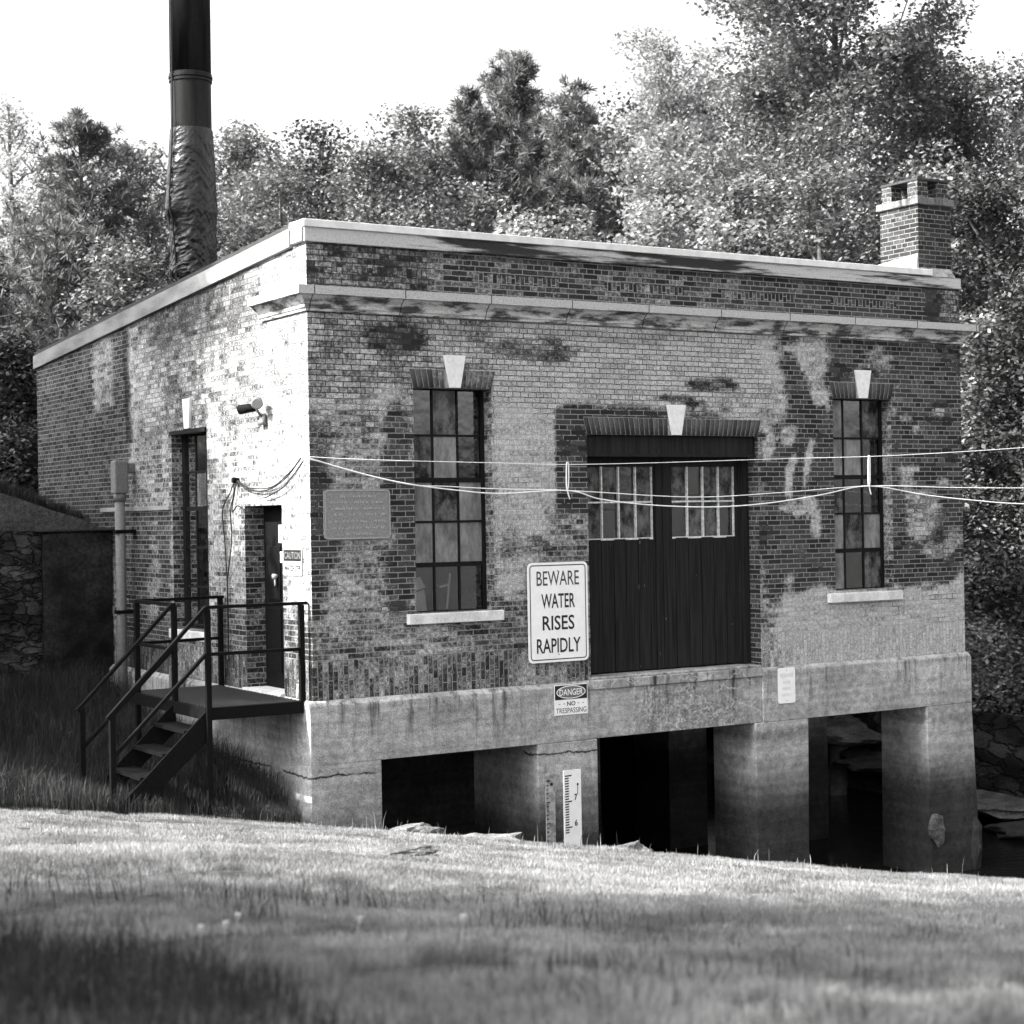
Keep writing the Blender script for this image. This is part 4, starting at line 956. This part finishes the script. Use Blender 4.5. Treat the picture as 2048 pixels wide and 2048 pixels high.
# ------------------------------------------------------------------ stone retaining wall
def stone_wall_material(name, base, sc=2.6):
    t = NT(name); co = t.coord((1, 1, 1.9))
    dn = t.n('ShaderNodeTexNoise'); t.put(dn.inputs['Vector'], co); dn.inputs['Scale'].default_value = 3; dn.inputs['Detail'].default_value = 4
    va = t.n('ShaderNodeVectorMath', operation='MULTIPLY_ADD'); t.put(va.inputs[0], dn.outputs['Color']); va.inputs[1].default_value = (.55, .55, .55); t.put(va.inputs[2], co)
    vo = t.n('ShaderNodeTexVoronoi', feature='DISTANCE_TO_EDGE'); t.put(vo.inputs['Vector'], va.outputs[0]); vo.inputs['Scale'].default_value = sc
    vc = t.n('ShaderNodeTexVoronoi'); t.put(vc.inputs['Vector'], va.outputs[0]); vc.inputs['Scale'].default_value = sc
    n2 = t.noise(co, 20, 5, .7); n1 = t.noise(co, 1.5, 4)
    cell = t.ramp(vc.outputs['Color'], .1, .9, .45, 1.6)
    v = t.math('MULTIPLY', t.math('MULTIPLY', cell, t.ramp(n2, .3, .7, .5, 1.5)), t.ramp(n1, .35, .65, .4, 1.4))
    e = t.ramp(vo.outputs['Distance'], .0, .05, .45, 1)
    h = t.math('ADD', t.ramp(vo.outputs['Distance'], 0, .12), t.math('MULTIPLY', n2, .3))
    return t.pbr(t.math('MULTIPLY', t.math('MULTIPLY', v, e), base), .95, t.bump(h, 1.0, .08), .15)
M_RUBBLE = stone_wall_material('rubble_stone', .05, 4.2)
M_RUBBLE2 = stone_wall_material('dark_rubble_stone', .03, 2.2)
def rough_wall(name, p0, p1, z0, z1, th, mat, label, cat='wall', amp=.07, topn=.06):
    p0, p1 = np.array(p0, float), np.array(p1, float); Ln = np.linalg.norm(p1 - p0); d = (p1 - p0) / Ln; nrm = np.array([d[1], -d[0]])
    nu = int(Ln / .08); nz = int((z1 - z0) / .08); U, Z = np.meshgrid(np.linspace(0, Ln, nu), np.linspace(0, 1, nz))
    tz = z1 + topn * (fbm(U * 1.6, U * 0, 81) - .5) * 2 * np.ones_like(U); zz = z0 + (tz - z0) * Z
    off = amp * (fbm(U * 2.5, zz * 4, 83) - .5) * 2 * (1 - (Z > .985) * .5)
    fr = np.stack([p0[0] + d[0] * U + nrm[0] * off, p0[1] + d[1] * U + nrm[1] * off, zz], 2).reshape(-1, 3)
    bk = fr.reshape(nz, nu, 3)[-1] - np.array([nrm[0] * th, nrm[1] * th, 0]); V = np.vstack([fr, bk])
    i = np.arange((nu - 1) * (nz - 1)); a = (i // (nu - 1)) * nu + i % (nu - 1); F = np.stack([a, a + 1, a + nu + 1, a + nu], 1)
    k = np.arange(nu - 1); tp = np.stack([(nz - 1) * nu + k, (nz - 1) * nu + k + 1, nz * nu + k + 1, nz * nu + k], 1)
    b2 = bk.copy(); b2[:, 2] = z0; n0 = len(V); V = np.vstack([V, b2]); bkf = np.stack([nz * nu + k, nz * nu + k + 1, n0 + k + 1, n0 + k], 1)
    me = np_mesh(name, V, np.vstack([F, tp, bkf]), mat, True); o = link(name, me); tag(o, label, cat); return o
rwl = rough_wall('stone_retaining_wall', (-9, 6.62), (-.0, 6.62), -1.0, 1.90, .12, M_RUBBLE, 'dark rubble stone retaining wall meeting the side of the building', amp=.06, topn=.03)
rn = rough_wall('cement_render', (-1.0, 6.52), (-.02, 6.52), -.6, 1.85, .06, simple('old_render', .017, .95, .95, 2.2, bump=.8), None, None, amp=.09, topn=.05)
rn.parent = rwl
mb = MB(); mb.box(-1.08, .0, 6.47, 6.74, 1.872, 1.91); mb.build('ledge', M_CONC_DARK, rwl, bevel=.015)
rough_wall('stream_wall', (13.35, -9), (13.35, 30), -2.65, -1.30, .25, M_RUBBLE2, 'low dark stone wall along the far bank of the stream', amp=.10, topn=.05)
# rocks
RK = [((13.1, 5.9, -1.95), (.7, 1.0, .35), M_ROCK, 'broad flat slab of rock on the far bank behind the right pier opening'),
      ((13.15, 5.2, -2.35), (.6, .8, .22), M_ROCKD, 'dark wet ledge of rock under the slab on the far bank'),
      ((12.8, 6.6, -2.85), (.6, .7, .22), M_ROCKD, 'low wet rock at the water edge beneath the building'),
      ((13.0, 2.4, -2.75), (.8, 1.2, .22), M_ROCK, 'wide grey ledge of rock at the foot of the stream wall'),
      ((12.7, 1.2, -2.95), (.7, .8, .16), M_ROCKD, 'flat dark rock breaking the water right of the outer pier'),
      ((12.3, 3.4, -3.0), (.5, .6, .14), M_ROCKD, 'small half-sunk rock in the stream near the outer pier'),
      ((12.9, 9.5, -1.75), (.7, 1.0, .40), M_ROCK, 'jagged pale rock seen through the middle pier opening'),
      ((12.6, 10.8, -1.35), (.6, 1.0, .35), M_ROCK, 'tilted rock slab higher up the bank beyond the middle opening')]
for i, (c_, s_, mt, lb) in enumerate(RK): tag(link('rock', rock_mesh(*c_, *s_, 20 + i, mt)), lb, 'rock', 'rocks along the stream')
def at_ground(x, y): return float(ground_z(np.array([x]), np.array([y]))[0])
for i, (x, y, s_, lb) in enumerate((((.55), -1.05, (.40, .25, .16), 'flat pale rock at the top of the bank below the left opening'), (1.15, -1.65, (.5, .3, .15), 'long low rock on the bank edge in front of the dark opening'),
                                    (2.1, -2.85, (.30, .22, .12), 'small bright rounded rock on the bank edge in front of the pier'), (-1.7, -5.2, (.3, .14, .05), 'pale stone lying in the shaded lawn'))):
    tag(link('rock', rock_mesh(x, y, at_ground(x, y) + .02, *s_, 50 + i, M_ROCKL if i < 3 else M_ROCK)), lb, 'rock', 'rocks on the bank')
tag(link('boulder', rock_mesh(-1.15, 12.2, 3.15, .42, .4, .22, 61, M_ROCKL)), 'pale boulder on the slope left of the building', 'rock')
mb = MB(); mb.bar((-1.62, 7.6, 1.9), (-1.60, 7.6, 3.15), .05); mb.build('fence_post', M_STEEL)
tag(bpy.data.objects['fence_post'], 'thin dark metal post above the stone wall at the left edge', 'post')

# ------------------------------------------------------------------ vegetation
def leaf_material(name, base, trans=.4, rough=.6):
    t = NT(name); gi = t.n('ShaderNodeNewGeometry'); co = t.coord()
    n = t.math('ADD', t.noise(co, 1.1, 3), t.math('MULTIPLY', t.math('SUBTRACT', t.noise(co, 5.5, 2), .5), .6)); r = gi.outputs['Random Per Island']
    v = t.math('MULTIPLY', t.math('MULTIPLY', t.ramp(n, .3, .7, .62, 1.38), t.mix(r, .6, 1.4)), base)
    p = t.n('ShaderNodeBsdfPrincipled'); t.put(p.inputs['Base Color'], v); p.inputs['Roughness'].default_value = rough; p.inputs['Specular IOR Level'].default_value = .35
    tr = t.n('ShaderNodeBsdfTranslucent'); t.put(tr.inputs[0], v); mx = t.n('ShaderNodeMixShader'); mx.inputs[0].default_value = trans
    t.put(mx.inputs[1], p.outputs[0]); t.put(mx.inputs[2], tr.outputs[0]); t.put(t.out.inputs[0], mx.outputs[0]); return t.m
L_DARK = leaf_material('leaf_dark', .045, .15); L_MID = leaf_material('leaf_mid', .16, .22); L_PALE = leaf_material('leaf_pale', .30, .32); L_PINE = leaf_material('pine_needles', .13, .2)
L_GRASS = leaf_material('grass_blades', .27, .4, .5); L_WEED = leaf_material('weed_blades', .032, .3)  # weed blades near black, foreground shade put into their colour
M_BARK = simple('bark', .10, .95, .4, 8, bump=.5); M_BARKP = simple('pale_bark', .13, .9, .3, 8, bump=.4)

def leaf_quads(C, n_each, spread, size, r_, aspect=.62, up=.5, flat=.75):
    """rhombic leaves scattered round the clump centres C (m,3)"""
    m_ = len(C); N = m_ * n_each
    g_ = r_.normal(size=(N, 3)); g_ *= np.minimum(1, 1.7 / np.linalg.norm(g_, axis=1))[:, None]
    P = np.repeat(C, n_each, 0) + g_ * np.array([spread, spread, spread * flat])
    nrm = r_.normal(size=(N, 3)); nrm[:, 2] = np.abs(nrm[:, 2]) + up; nrm /= np.linalg.norm(nrm, axis=1)[:, None]
    a = np.cross(nrm, r_.normal(size=(N, 3))); a /= np.linalg.norm(a, axis=1)[:, None]; b = np.cross(nrm, a)
    s_ = size * r_.uniform(.6, 1.3, N)[:, None]
    V = np.stack([P - a * s_ * .5, P + b * s_ * aspect * .5 - a * s_ * .05, P + a * s_ * .5, P - b * s_ * aspect * .5 - a * s_ * .05], 1).reshape(-1, 3)
    return V
def branch(mb, p, q, r0, r1, r_, wob=.12, n=5, sides=5):
    p, q = np.array(p, float), np.array(q, float); L = np.linalg.norm(q - p); pts = []
    for i in range(n + 1):
        t_ = i / n; w_ = r_.normal(size=3) * wob * L * .25 * math.sin(math.pi * t_); pts.append(p + (q - p) * t_ + w_ + np.array([0, 0, .10 * L * math.sin(math.pi * t_) * .5]))
    mb.tube(pts, [r0 + (r1 - r0) * i / n for i in range(n + 1)], sides, cap=False); return pts
def deciduous(name, label, cat, x, y, h, rad, mat, seed, leaf=.105, dens=1.0, base=None, trunk=.2, bark=None, group=None, low=.18, spread=.30, per=150, lean=(0, 0)):
    r_ = np.random.default_rng(seed); z0 = at_ground(x, y) if base is None else base
    mb = MB(); H = h; tp = []; ax = r_.normal(size=2) * .25
    for i in range(9):
        t_ = i / 8; tp.append(np.array([x + lean[0] * t_ * H + ax[0] * math.sin(t_ * 4) * .8, y + lean[1] * t_ * H + ax[1] * math.sin(t_ * 3) * .8, z0 - .3 + t_ * H * .93]))
    mb.tube(tp, [trunk * (1 - .88 * i / 8) for i in range(9)], 7, cap=False)
    C = []; nl = int(30 * (.6 + .4 * h / 10))
    for k in range(nl):
        t_ = low + (0.97 - low) * (k + r_.random()) / nl; i = min(int(t_ * 8), 7); p = tp[i] + (tp[i + 1] - tp[i]) * (t_ * 8 - i)
        e = (t_ - low) / (1 - low); prof = (math.sin(math.pi * min(1, e * .60 + .26)) ** .7) * (1.05 if e < .85 else 1.05 - (e - .85) * 2.6)
        L = rad * prof * r_.uniform(.65, 1.18); az = k * 2.4 + r_.normal() * .4; el = R(r_.uniform(8, 38) + 32 * e)
        dv = np.array([math.cos(az) * math.cos(el), math.sin(az) * math.cos(el), math.sin(el)]); q = p + dv * L
        q[2] = min(q[2], z0 + H * r_.uniform(.95, 1.0))
        pts = branch(mb, p, q, trunk * .30 * (1.1 - t_) + .02, .012, r_)
        nc = max(3, int(L * 2.9 * dens))
        for j in range(nc):
            tt = r_.uniform(.35, 1.02); idx = min(int(tt * 5), 4); c0 = pts[idx] + (pts[idx + 1] - pts[idx]) * (tt * 5 - idx)
            c1 = c0 + r_.normal(size=3) * np.array([.42, .42, .30]) * (L * .20 + .14)
            if j % 2 == 0: mb.tube([c0, (c0 + c1) / 2 + r_.normal(size=3) * .05, c1], [.014, .009, .004], 3, cap=False)
            C.append(c1)
    C = np.array(C); V = leaf_quads(C, per, spread, leaf, r_, up=.8, flat=.62)
    root = empty(name, (x, y, z0), label, cat, group)
    mb.build('trunk', bark or M_BARK, root, True)
    link('crown', np_mesh('crown', V, np.arange(len(V)).reshape(-1, 4), mat), root)
    return root
def pine(name, label, x, y, h, rad, mat, seed, base=None, group=None, dens=1.0, low=.1):
    r_ = np.random.default_rng(seed); z0 = at_ground(x, y) if base is None else base; mb = MB()
    mb.tube([(x, y, z0 - .3), (x + .05, y, z0 + h * .5), (x, y, z0 + h)], [.2, .11, .015], 7, cap=False); C = []; A = []
    z = low * h
    while z < h * .985:
        e = z / h; nb = r_.integers(4, 7)
        for k in range(nb):
            L = rad * 2.5 * (1 - e) ** .66 * r_.uniform(.55, 1.1) + .12; az = r_.uniform(0, 6.283); el = R(r_.uniform(0, 18) + 35 * e)
            p = np.array([x, y, z0 + z]); dv = np.array([math.cos(az) * math.cos(el), math.sin(az) * math.cos(el), math.sin(el)]); q = p + dv * L; q[2] += .12 * L
            mb.tube([p, (p + q) / 2 - [0, 0, .04 * L], q], [.025, .015, .006], 4, cap=False)
            n = max(3, int(L * 8 * dens))
            for j in range(n):
                tt = r_.uniform(.25, 1.0); c = p + (q - p) * tt + r_.normal(size=3) * np.array([.16, .16, .05]) * (L * .35 + .3); C.append(c); d2 = dv + r_.normal(size=3) * .5; d2[2] += .35; A.append(d2 / np.linalg.norm(d2))
        z += r_.uniform(.22, .42) * (1.25 - .5 * e)
    C = np.array(C); A = np.array(A); npn = 26; N = len(C) * npn
    P = np.repeat(C, npn, 0); D = np.repeat(A, npn, 0) * .7 + r_.normal(size=(N, 3)) * .55; D /= np.linalg.norm(D, axis=1)[:, None]
    s_ = np.cross(D, r_.normal(size=(N, 3))); s_ /= np.linalg.norm(s_, axis=1)[:, None]; ln = r_.uniform(.12, .24, N)[:, None]; wd = .02
    P = P + D * .02
    V = np.stack([P - s_ * wd * .5, P + s_ * wd * .5, P + D * ln + s_ * wd * .4, P + D * ln - s_ * wd * .4], 1).reshape(-1, 3)
    root = empty(name, (x, y, z0), label, 'pine tree', group); mb.build('trunk', M_BARK, root, True); link('crown', np_mesh('crown', V, np.arange(len(V)).reshape(-1, 4), mat), root)
    return root
def px_xy(px, depth):
    k = (px - 1024) / FPX; d = FW + k * RT; return CAM[0] + d[0] * depth, CAM[1] + d[1] * depth
def z_at(py, px, depth): return CAM[2] + depth * (FW[2] + (px - 1024) / FPX * RT[2] - (py - 1024) / FPX * UP[2])
TG = 'trees behind the building'
def T(px, ptop, depth, wpx, mat, seed, label, kind='d', **kw):
    x, y = px_xy(px, depth); z1 = z_at(ptop - (0 if kind == 'p' else 70), px, depth); b = kw.pop('base', None)
    if b is None: b = min(at_ground(x, y), z1 - 3)
    rad = wpx / 2 / FPX * depth
    if kind == 'p': return pine('pine_tree', label, x, y, z1 - b, rad, mat, seed, b, TG, **kw)
    return deciduous('leafy_tree', label, 'tree', x, y, z1 - b, rad, mat, seed, base=b, group=TG, **kw)
# (centre px of the photograph, top, depth in metres ...) only chooses where each real tree stands
T(35, 205, 44, 210, L_PALE, 1, 'thin pale tree at the far left against the sky', leaf=.09, dens=1.0, per=110, bark=M_BARKP)
T(172, 240, 40, 250, L_PINE, 2, 'dark pine with a pointed top left of the smokestack', 'p')
T(285, 300, 42, 230, L_MID, 3, 'mid grey leafy tree just left of the smokestack')
T(120, 470, 36, 300, L_PINE, 4, 'spreading pine with drooping layered boughs behind the left roof edge', 'p', dens=1.2)
T(250, 520, 33, 210, L_MID, 5, 'bright leafy sapling close behind the roof left of the smokestack', leaf=.10)
T(-40, 560, 36, 240, L_DARK, 6, 'dark leafy tree on the slope at the left edge')
T(20, 700, 31, 170, L_DARK, 7, 'low dark thicket tree above the stone wall', dens=1.2)
T(480, 250, 38, 250, L_MID, 8, 'rounded leafy tree directly right of the smokestack')
T(650, 200, 40, 250, L_DARK, 9, 'dark leafy tree with a ragged peak over the front corner')
T(560, 330, 34, 260, L_MID, 10, 'bushy tree with pale forked limbs behind the near roof corner', bark=M_BARKP)
T(845, 155, 39, 230, L_MID, 11, 'open-topped maple with separate leafy sprays above the roof')
T(760, 290, 36, 260, L_MID, 12, 'dense leafy tree lower in front of the open-topped maple')
T(1035, 105, 42, 290, L_PINE, 13, 'tallest pine in the middle of the tree line', 'p', dens=1.2)
T(1165, 158, 40, 230, L_PINE, 14, 'slender pine right of the tallest pine', 'p', dens=1.1)
T(940, 330, 36, 260, L_MID, 15, 'leafy tree under the tallest pine')
T(955, 190, 40, 220, L_PINE, 34, 'broad pine leaning against the left side of the tallest pine', 'p', dens=1.1)
T(1245, 250, 41, 250, L_MID, 35, 'leafy tree between the pines and the pale feathery tree')
T(1060, 390, 31, 220, L_PALE, 16, 'young tree with bright leaves close behind the roof', leaf=.11, bark=M_BARKP)
T(1180, 410, 33, 200, L_MID, 17, 'small leafy tree behind the middle of the coping', leaf=.11, bark=M_BARKP)
T(1350, 72, 46, 330, L_PALE, 18, 'large pale feathery tree against the sky', leaf=.10, per=170, dens=1.3, bark=M_BARKP)
T(1330, 250, 37, 300, L_PALE, 19, 'pale leafy tree with crooked bare limbs left of the great tree', leaf=.12, bark=M_BARKP)
T(1480, 330, 33, 260, L_PALE, 20, 'bright leafy tree low behind the right part of the roof', leaf=.12)
T(1700, -270, 34, 600, L_MID, 21, 'great leafy tree towering over the right end of the building', dens=2.2, trunk=.22, bark=M_BARK)
T(1570, 20, 37, 340, L_MID, 22, 'tall leafy tree merging into the left side of the great tree', dens=1.1, bark=M_BARKP)
T(1850, 0, 36, 320, L_MID, 23, 'tall leafy tree behind the chimney', dens=1.1)
T(1660, 300, 31, 300, L_MID, 24, 'dense leafy tree behind the coping left of the chimney', dens=1.2)
T(1950, 120, 36, 230, L_MID, 25, 'leafy tree right of the chimney against the sky')
T(2070, 90, 34, 240, L_MID, 26, 'leafy tree cut off by the right edge of the picture')
T(2000, 330, 31, 280, L_DARK, 27, 'dark tree overhanging the right corner of the building', dens=1.3)
T(1960, 620, 30, 230, L_MID, 28, 'leafy tree with a leaning pale stem beside the right wall', dens=1.2, bark=M_BARKP, low=.35)
T(2060, 560, 29, 220, L_DARK, 29, 'dark leafy tree low at the right edge', dens=1.2)
T(2230, 240, 33, 330, L_MID, 30, 'leafy tree beyond the right edge of the picture')
T(2420, 320, 32, 330, L_DARK, 31, 'second leafy tree farther beyond the right edge')
T(-190, 420, 38, 300, L_MID, 32, 'leafy tree beyond the left edge behind the stone wall')
SG = 'bushes on the banks'
for i, (px, pt, dp, wp, mt, lb) in enumerate(((15, 830, 29.5, 150, L_DARK, 'dark bush above the stone wall at the left edge'), (70, 760, 31.5, 120, L_DARK, 'dark bush beside the far corner of the side wall'), (-60, 850, 29, 150, L_MID, 'bush just beyond the left edge above the stone wall'), (1975, 960, 29.5, 150, L_PALE, 'bright bush beside the lower right wall'), (2060, 1010, 30, 170, L_MID, 'bush at the right edge above the stream wall'),
                                              (1985, 1220, 29, 130, L_PALE, 'pale low bush spilling over the stream wall'), (2075, 1250, 29, 150, L_PALE, 'pale bush at the right edge just above the stream wall'), (2030, 1130, 31, 200, L_DARK, 'shaded bush between the pale bushes'))):
    x, y = px_xy(px, dp); z1 = z_at(pt, px, dp); b = at_ground(x, y)
    deciduous('bush', lb, 'bush', x, y, max(z1 - b, 1.0), wp / 2 / FPX * dp, mt, 200 + i, leaf=.09, dens=2.2, trunk=.05, group=SG, low=.05, spread=.3)
# far wood closing the view behind the single trees
def far_wood():
    r_ = np.random.default_rng(99); C = []
    for i in range(7000):
        px = r_.uniform(-700, 2800); dp = r_.uniform(47, 62)
        tl = np.interp(px, [-700, 0, 150, 400, 700, 1000, 1250, 1500, 1700, 2100, 2800], [500, 480, 370, 350, 310, 270, 240, 150, 100, 180, 220])
        z1 = z_at(tl, px, dp) + r_.normal() * .3; x, y = px_xy(px, dp); b = at_ground(x, y) if px < 1900 else 1.0
        z = b + (z1 - b) * r_.random() ** .8; C.append((x, y, z))
    V = leaf_quads(np.array(C), 60, .5, .15, r_); o = link('far_wood', np_mesh('far_wood', V, np.arange(len(V)).reshape(-1, 4), L_DARK)); tag(o, kind='stuff')
    o['label'] = 'dense wood closing the view behind the nearer trees'; o['category'] = 'wood'
far_wood()
# trees standing outside the picture on the left; they shade the side wall and the lawn
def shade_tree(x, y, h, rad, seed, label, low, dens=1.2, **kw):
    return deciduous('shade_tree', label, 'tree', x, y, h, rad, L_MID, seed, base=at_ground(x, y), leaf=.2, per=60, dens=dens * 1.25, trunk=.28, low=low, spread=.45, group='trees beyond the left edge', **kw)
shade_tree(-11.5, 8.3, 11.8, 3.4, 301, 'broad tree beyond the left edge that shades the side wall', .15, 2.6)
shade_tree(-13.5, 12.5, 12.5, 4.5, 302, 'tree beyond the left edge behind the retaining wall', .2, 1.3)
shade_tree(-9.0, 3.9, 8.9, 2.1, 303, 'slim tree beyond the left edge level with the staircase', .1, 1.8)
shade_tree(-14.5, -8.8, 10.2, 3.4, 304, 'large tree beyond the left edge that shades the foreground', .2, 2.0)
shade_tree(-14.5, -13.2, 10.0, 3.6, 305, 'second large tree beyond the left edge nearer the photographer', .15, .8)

# grass
def blades(name, X, Y, H, Wd, mat, seed, lean=.35, label=None, segs=2, cat=None):
    r_ = np.random.default_rng(seed); N = len(X); Z = ground_z(X, Y)
    az = r_.uniform(0, 6.283, N); tilt = r_.normal(size=N) * lean; H = H * r_.uniform(.55, 1.25, N); wd = Wd * r_.uniform(.7, 1.3, N)
    f = r_.uniform(0, 6.283, N); sx_, sy_ = np.cos(f) * wd / 2, np.sin(f) * wd / 2; dx, dy = np.cos(az) * tilt * H, np.sin(az) * tilt * H
    b0 = np.stack([X - sx_, Y - sy_, Z - .02], 1); b1 = np.stack([X + sx_, Y + sy_, Z - .02], 1)
    m0 = np.stack([X - sx_ * .7 + dx * .35, Y - sy_ * .7 + dy * .35, Z + H * .55], 1); m1 = np.stack([X + sx_ * .7 + dx * .35, Y + sy_ * .7 + dy * .35, Z + H * .55], 1)
    t0 = np.stack([X - sx_ * .12 + dx, Y - sy_ * .12 + dy, Z + H * (1 - .3 * np.abs(tilt))], 1); t1 = np.stack([X + sx_ * .12 + dx, Y + sy_ * .12 + dy, Z + H * (1 - .3 * np.abs(tilt))], 1)
    V = np.stack([b0, b1, m1, m0, t1, t0], 1).reshape(-1, 3); a = np.arange(N) * 6
    F = np.vstack([np.stack([a, a + 1, a + 2, a + 3], 1), np.stack([a + 3, a + 2, a + 4, a + 5], 1)])
    o = link(name, np_mesh(name, V, F, mat)); tag(o, label, cat, kind='stuff'); return o
def scatter(n, d0, d1, seed, margin=.7, power=1.0, s_fn=None):
    r_ = np.random.default_rng(seed); d = d0 + (d1 - d0) * r_.random(n) ** power; hw = d * (1024 / FPX) + margin; s = (r_.random(n) * 2 - 1) * hw
    return CAM[0] + d * .52517 + s * .85099, CAM[1] + d * .85099 - s * .52517, d, s
X, Y, d, s = scatter(470000, 4.2, 20.5, 1, .6, .75); X2, Y2, d2, s2 = scatter(230000, 4.2, 20.5, 2, 4.5, .8)
X, Y, d, s = [np.concatenate(q) for q in ((X, X2), (Y, Y2), (d, d2), (s, s2))]
c = crest_dist(X, Y); keep = (c < .45) & ~((X > -.1) & (Y > -.1)) & (Y < .6); keep &= (fbm(X * 1.5, Y * 1.5, 5) > .30)
X, Y, d = X[keep], Y[keep], d[keep]
blades('grass', X, Y, np.interp(d, [4, 9, 13, 20], [.06, .045, .035, .032]) * (.35 + 1.3 * fbm(X * 2.2, Y * 2.2, 44)), np.interp(d, [4, 20], [.0045, .006]), L_GRASS, 2, .55, 'short mown grass covering the bank', cat='grass')
# taller weeds, darkened to deepen the shade: foreground left and round the stairs
X, Y, d, s = scatter(46000, 4.6, 11.0, 3, .6, .8)
hN = fbm(X * .9, Y * .9, 15); wgt = sstep(.45, -.5, s / (d * .29)) * .95 + .04; wgt = wgt * sstep(10.0, 7.8, d + 1.2 * (fbm(X * .7, Y * .7, 19) - .5))
keep = (np.random.default_rng(4).random(len(X)) < wgt * sstep(.35, .6, hN))
blades('tall_grass', X[keep], Y[keep], np.interp(s[keep] / d[keep], [-.3, 0, .3], [.20, .13, .08]), .006, L_WEED, 5, .45, 'longer unmown grass, darkened as shade, in the foreground', cat='grass')
r_ = np.random.default_rng(6)
X = r_.uniform(-8.5, -.1, 90000); Y = r_.uniform(-.9, 6.5, 90000); dd, ss_ = ds(X, Y)
edge = -.15 + .25 * fbm(X * 2, Y * 0, 4); keep = (Y > edge - .1) & (ss_ / dd > -.52); X, Y = X[keep], Y[keep]
blades('weeds', X, Y, np.interp(Y, [-.5, .5, 3, 6.5], [.16, .34, .42, .5]) * (.5 + fbm(X * 1.5, Y * 1.5, 8)), .008, L_WEED, 7, .5, 'tall tangled weeds around the staircase and below the stone wall', cat='weeds')
r_ = np.random.default_rng(26); X = r_.uniform(-5.5, -.15, 45000); Y = 6.9 + 10 * r_.random(45000) ** 1.4; kk = fbm(X * 1.2, Y * 1.2, 33) > .33; X, Y = X[kk], Y[kk]
blades('hillside_weeds', X, Y, np.interp(Y, [7, 10, 17], [.22, .4, .7]) * (.4 + fbm(X, Y, 34)), .010, L_WEED, 27, .6, 'scrubby weeds on the slope behind the retaining wall', cat='weeds')
r_ = np.random.default_rng(36); X = r_.uniform(13.7, 26, 40000); Y = r_.uniform(-8, 14, 40000)
blades('bank_weeds', X, Y, .35 * (.4 + fbm(X, Y, 37)), .014, L_WEED, 38, .6, 'rough grass on the far bank of the stream', cat='weeds')
# stems along the crest of the bank
r_ = np.random.default_rng(16); X, Y = [], []
for k in range(240):
    i = r_.choice(7, p=[.1, .3, .22, .14, .1, .08, .06]); t_ = r_.random(); p = CREST[i + 1 if i < 6 else 6] * (1 - t_) + CREST[min(i + 2, 8)] * t_
    X.append(p[0] + r_.normal() * .12); Y.append(p[1] + r_.normal() * .15 - .05)
X, Y = np.array(X), np.array(Y)
blades('grass_stalks', X, Y, r_.choice([.07, .14, .26], len(X), p=[.78, .17, .05]), .008, L_GRASS, 17, .25, 'thin grass stalks along the top of the bank', cat='grass')
X, Y, d, s = scatter(11, 5.6, 7.5, 21, 0); mb = MB(); k = (s < .5); X, Y = X[k], Y[k]
for x, y in zip(X, Y):
    z = at_ground(x, y); h = random.uniform(.08, .2); mb.tube([(x, y, z), (x + .02, y, z + h)], .002, 4); mb.tube([(x + .02, y, z + h - .01), (x + .02, y, z + h + .012)], [.008, .014], 8)
o = mb.build('wildflowers', simple('petals', .5, .7, .2, 30)); tag(o, 'small pale wildflowers dotted through the shaded grass', 'flowers', kind='stuff')
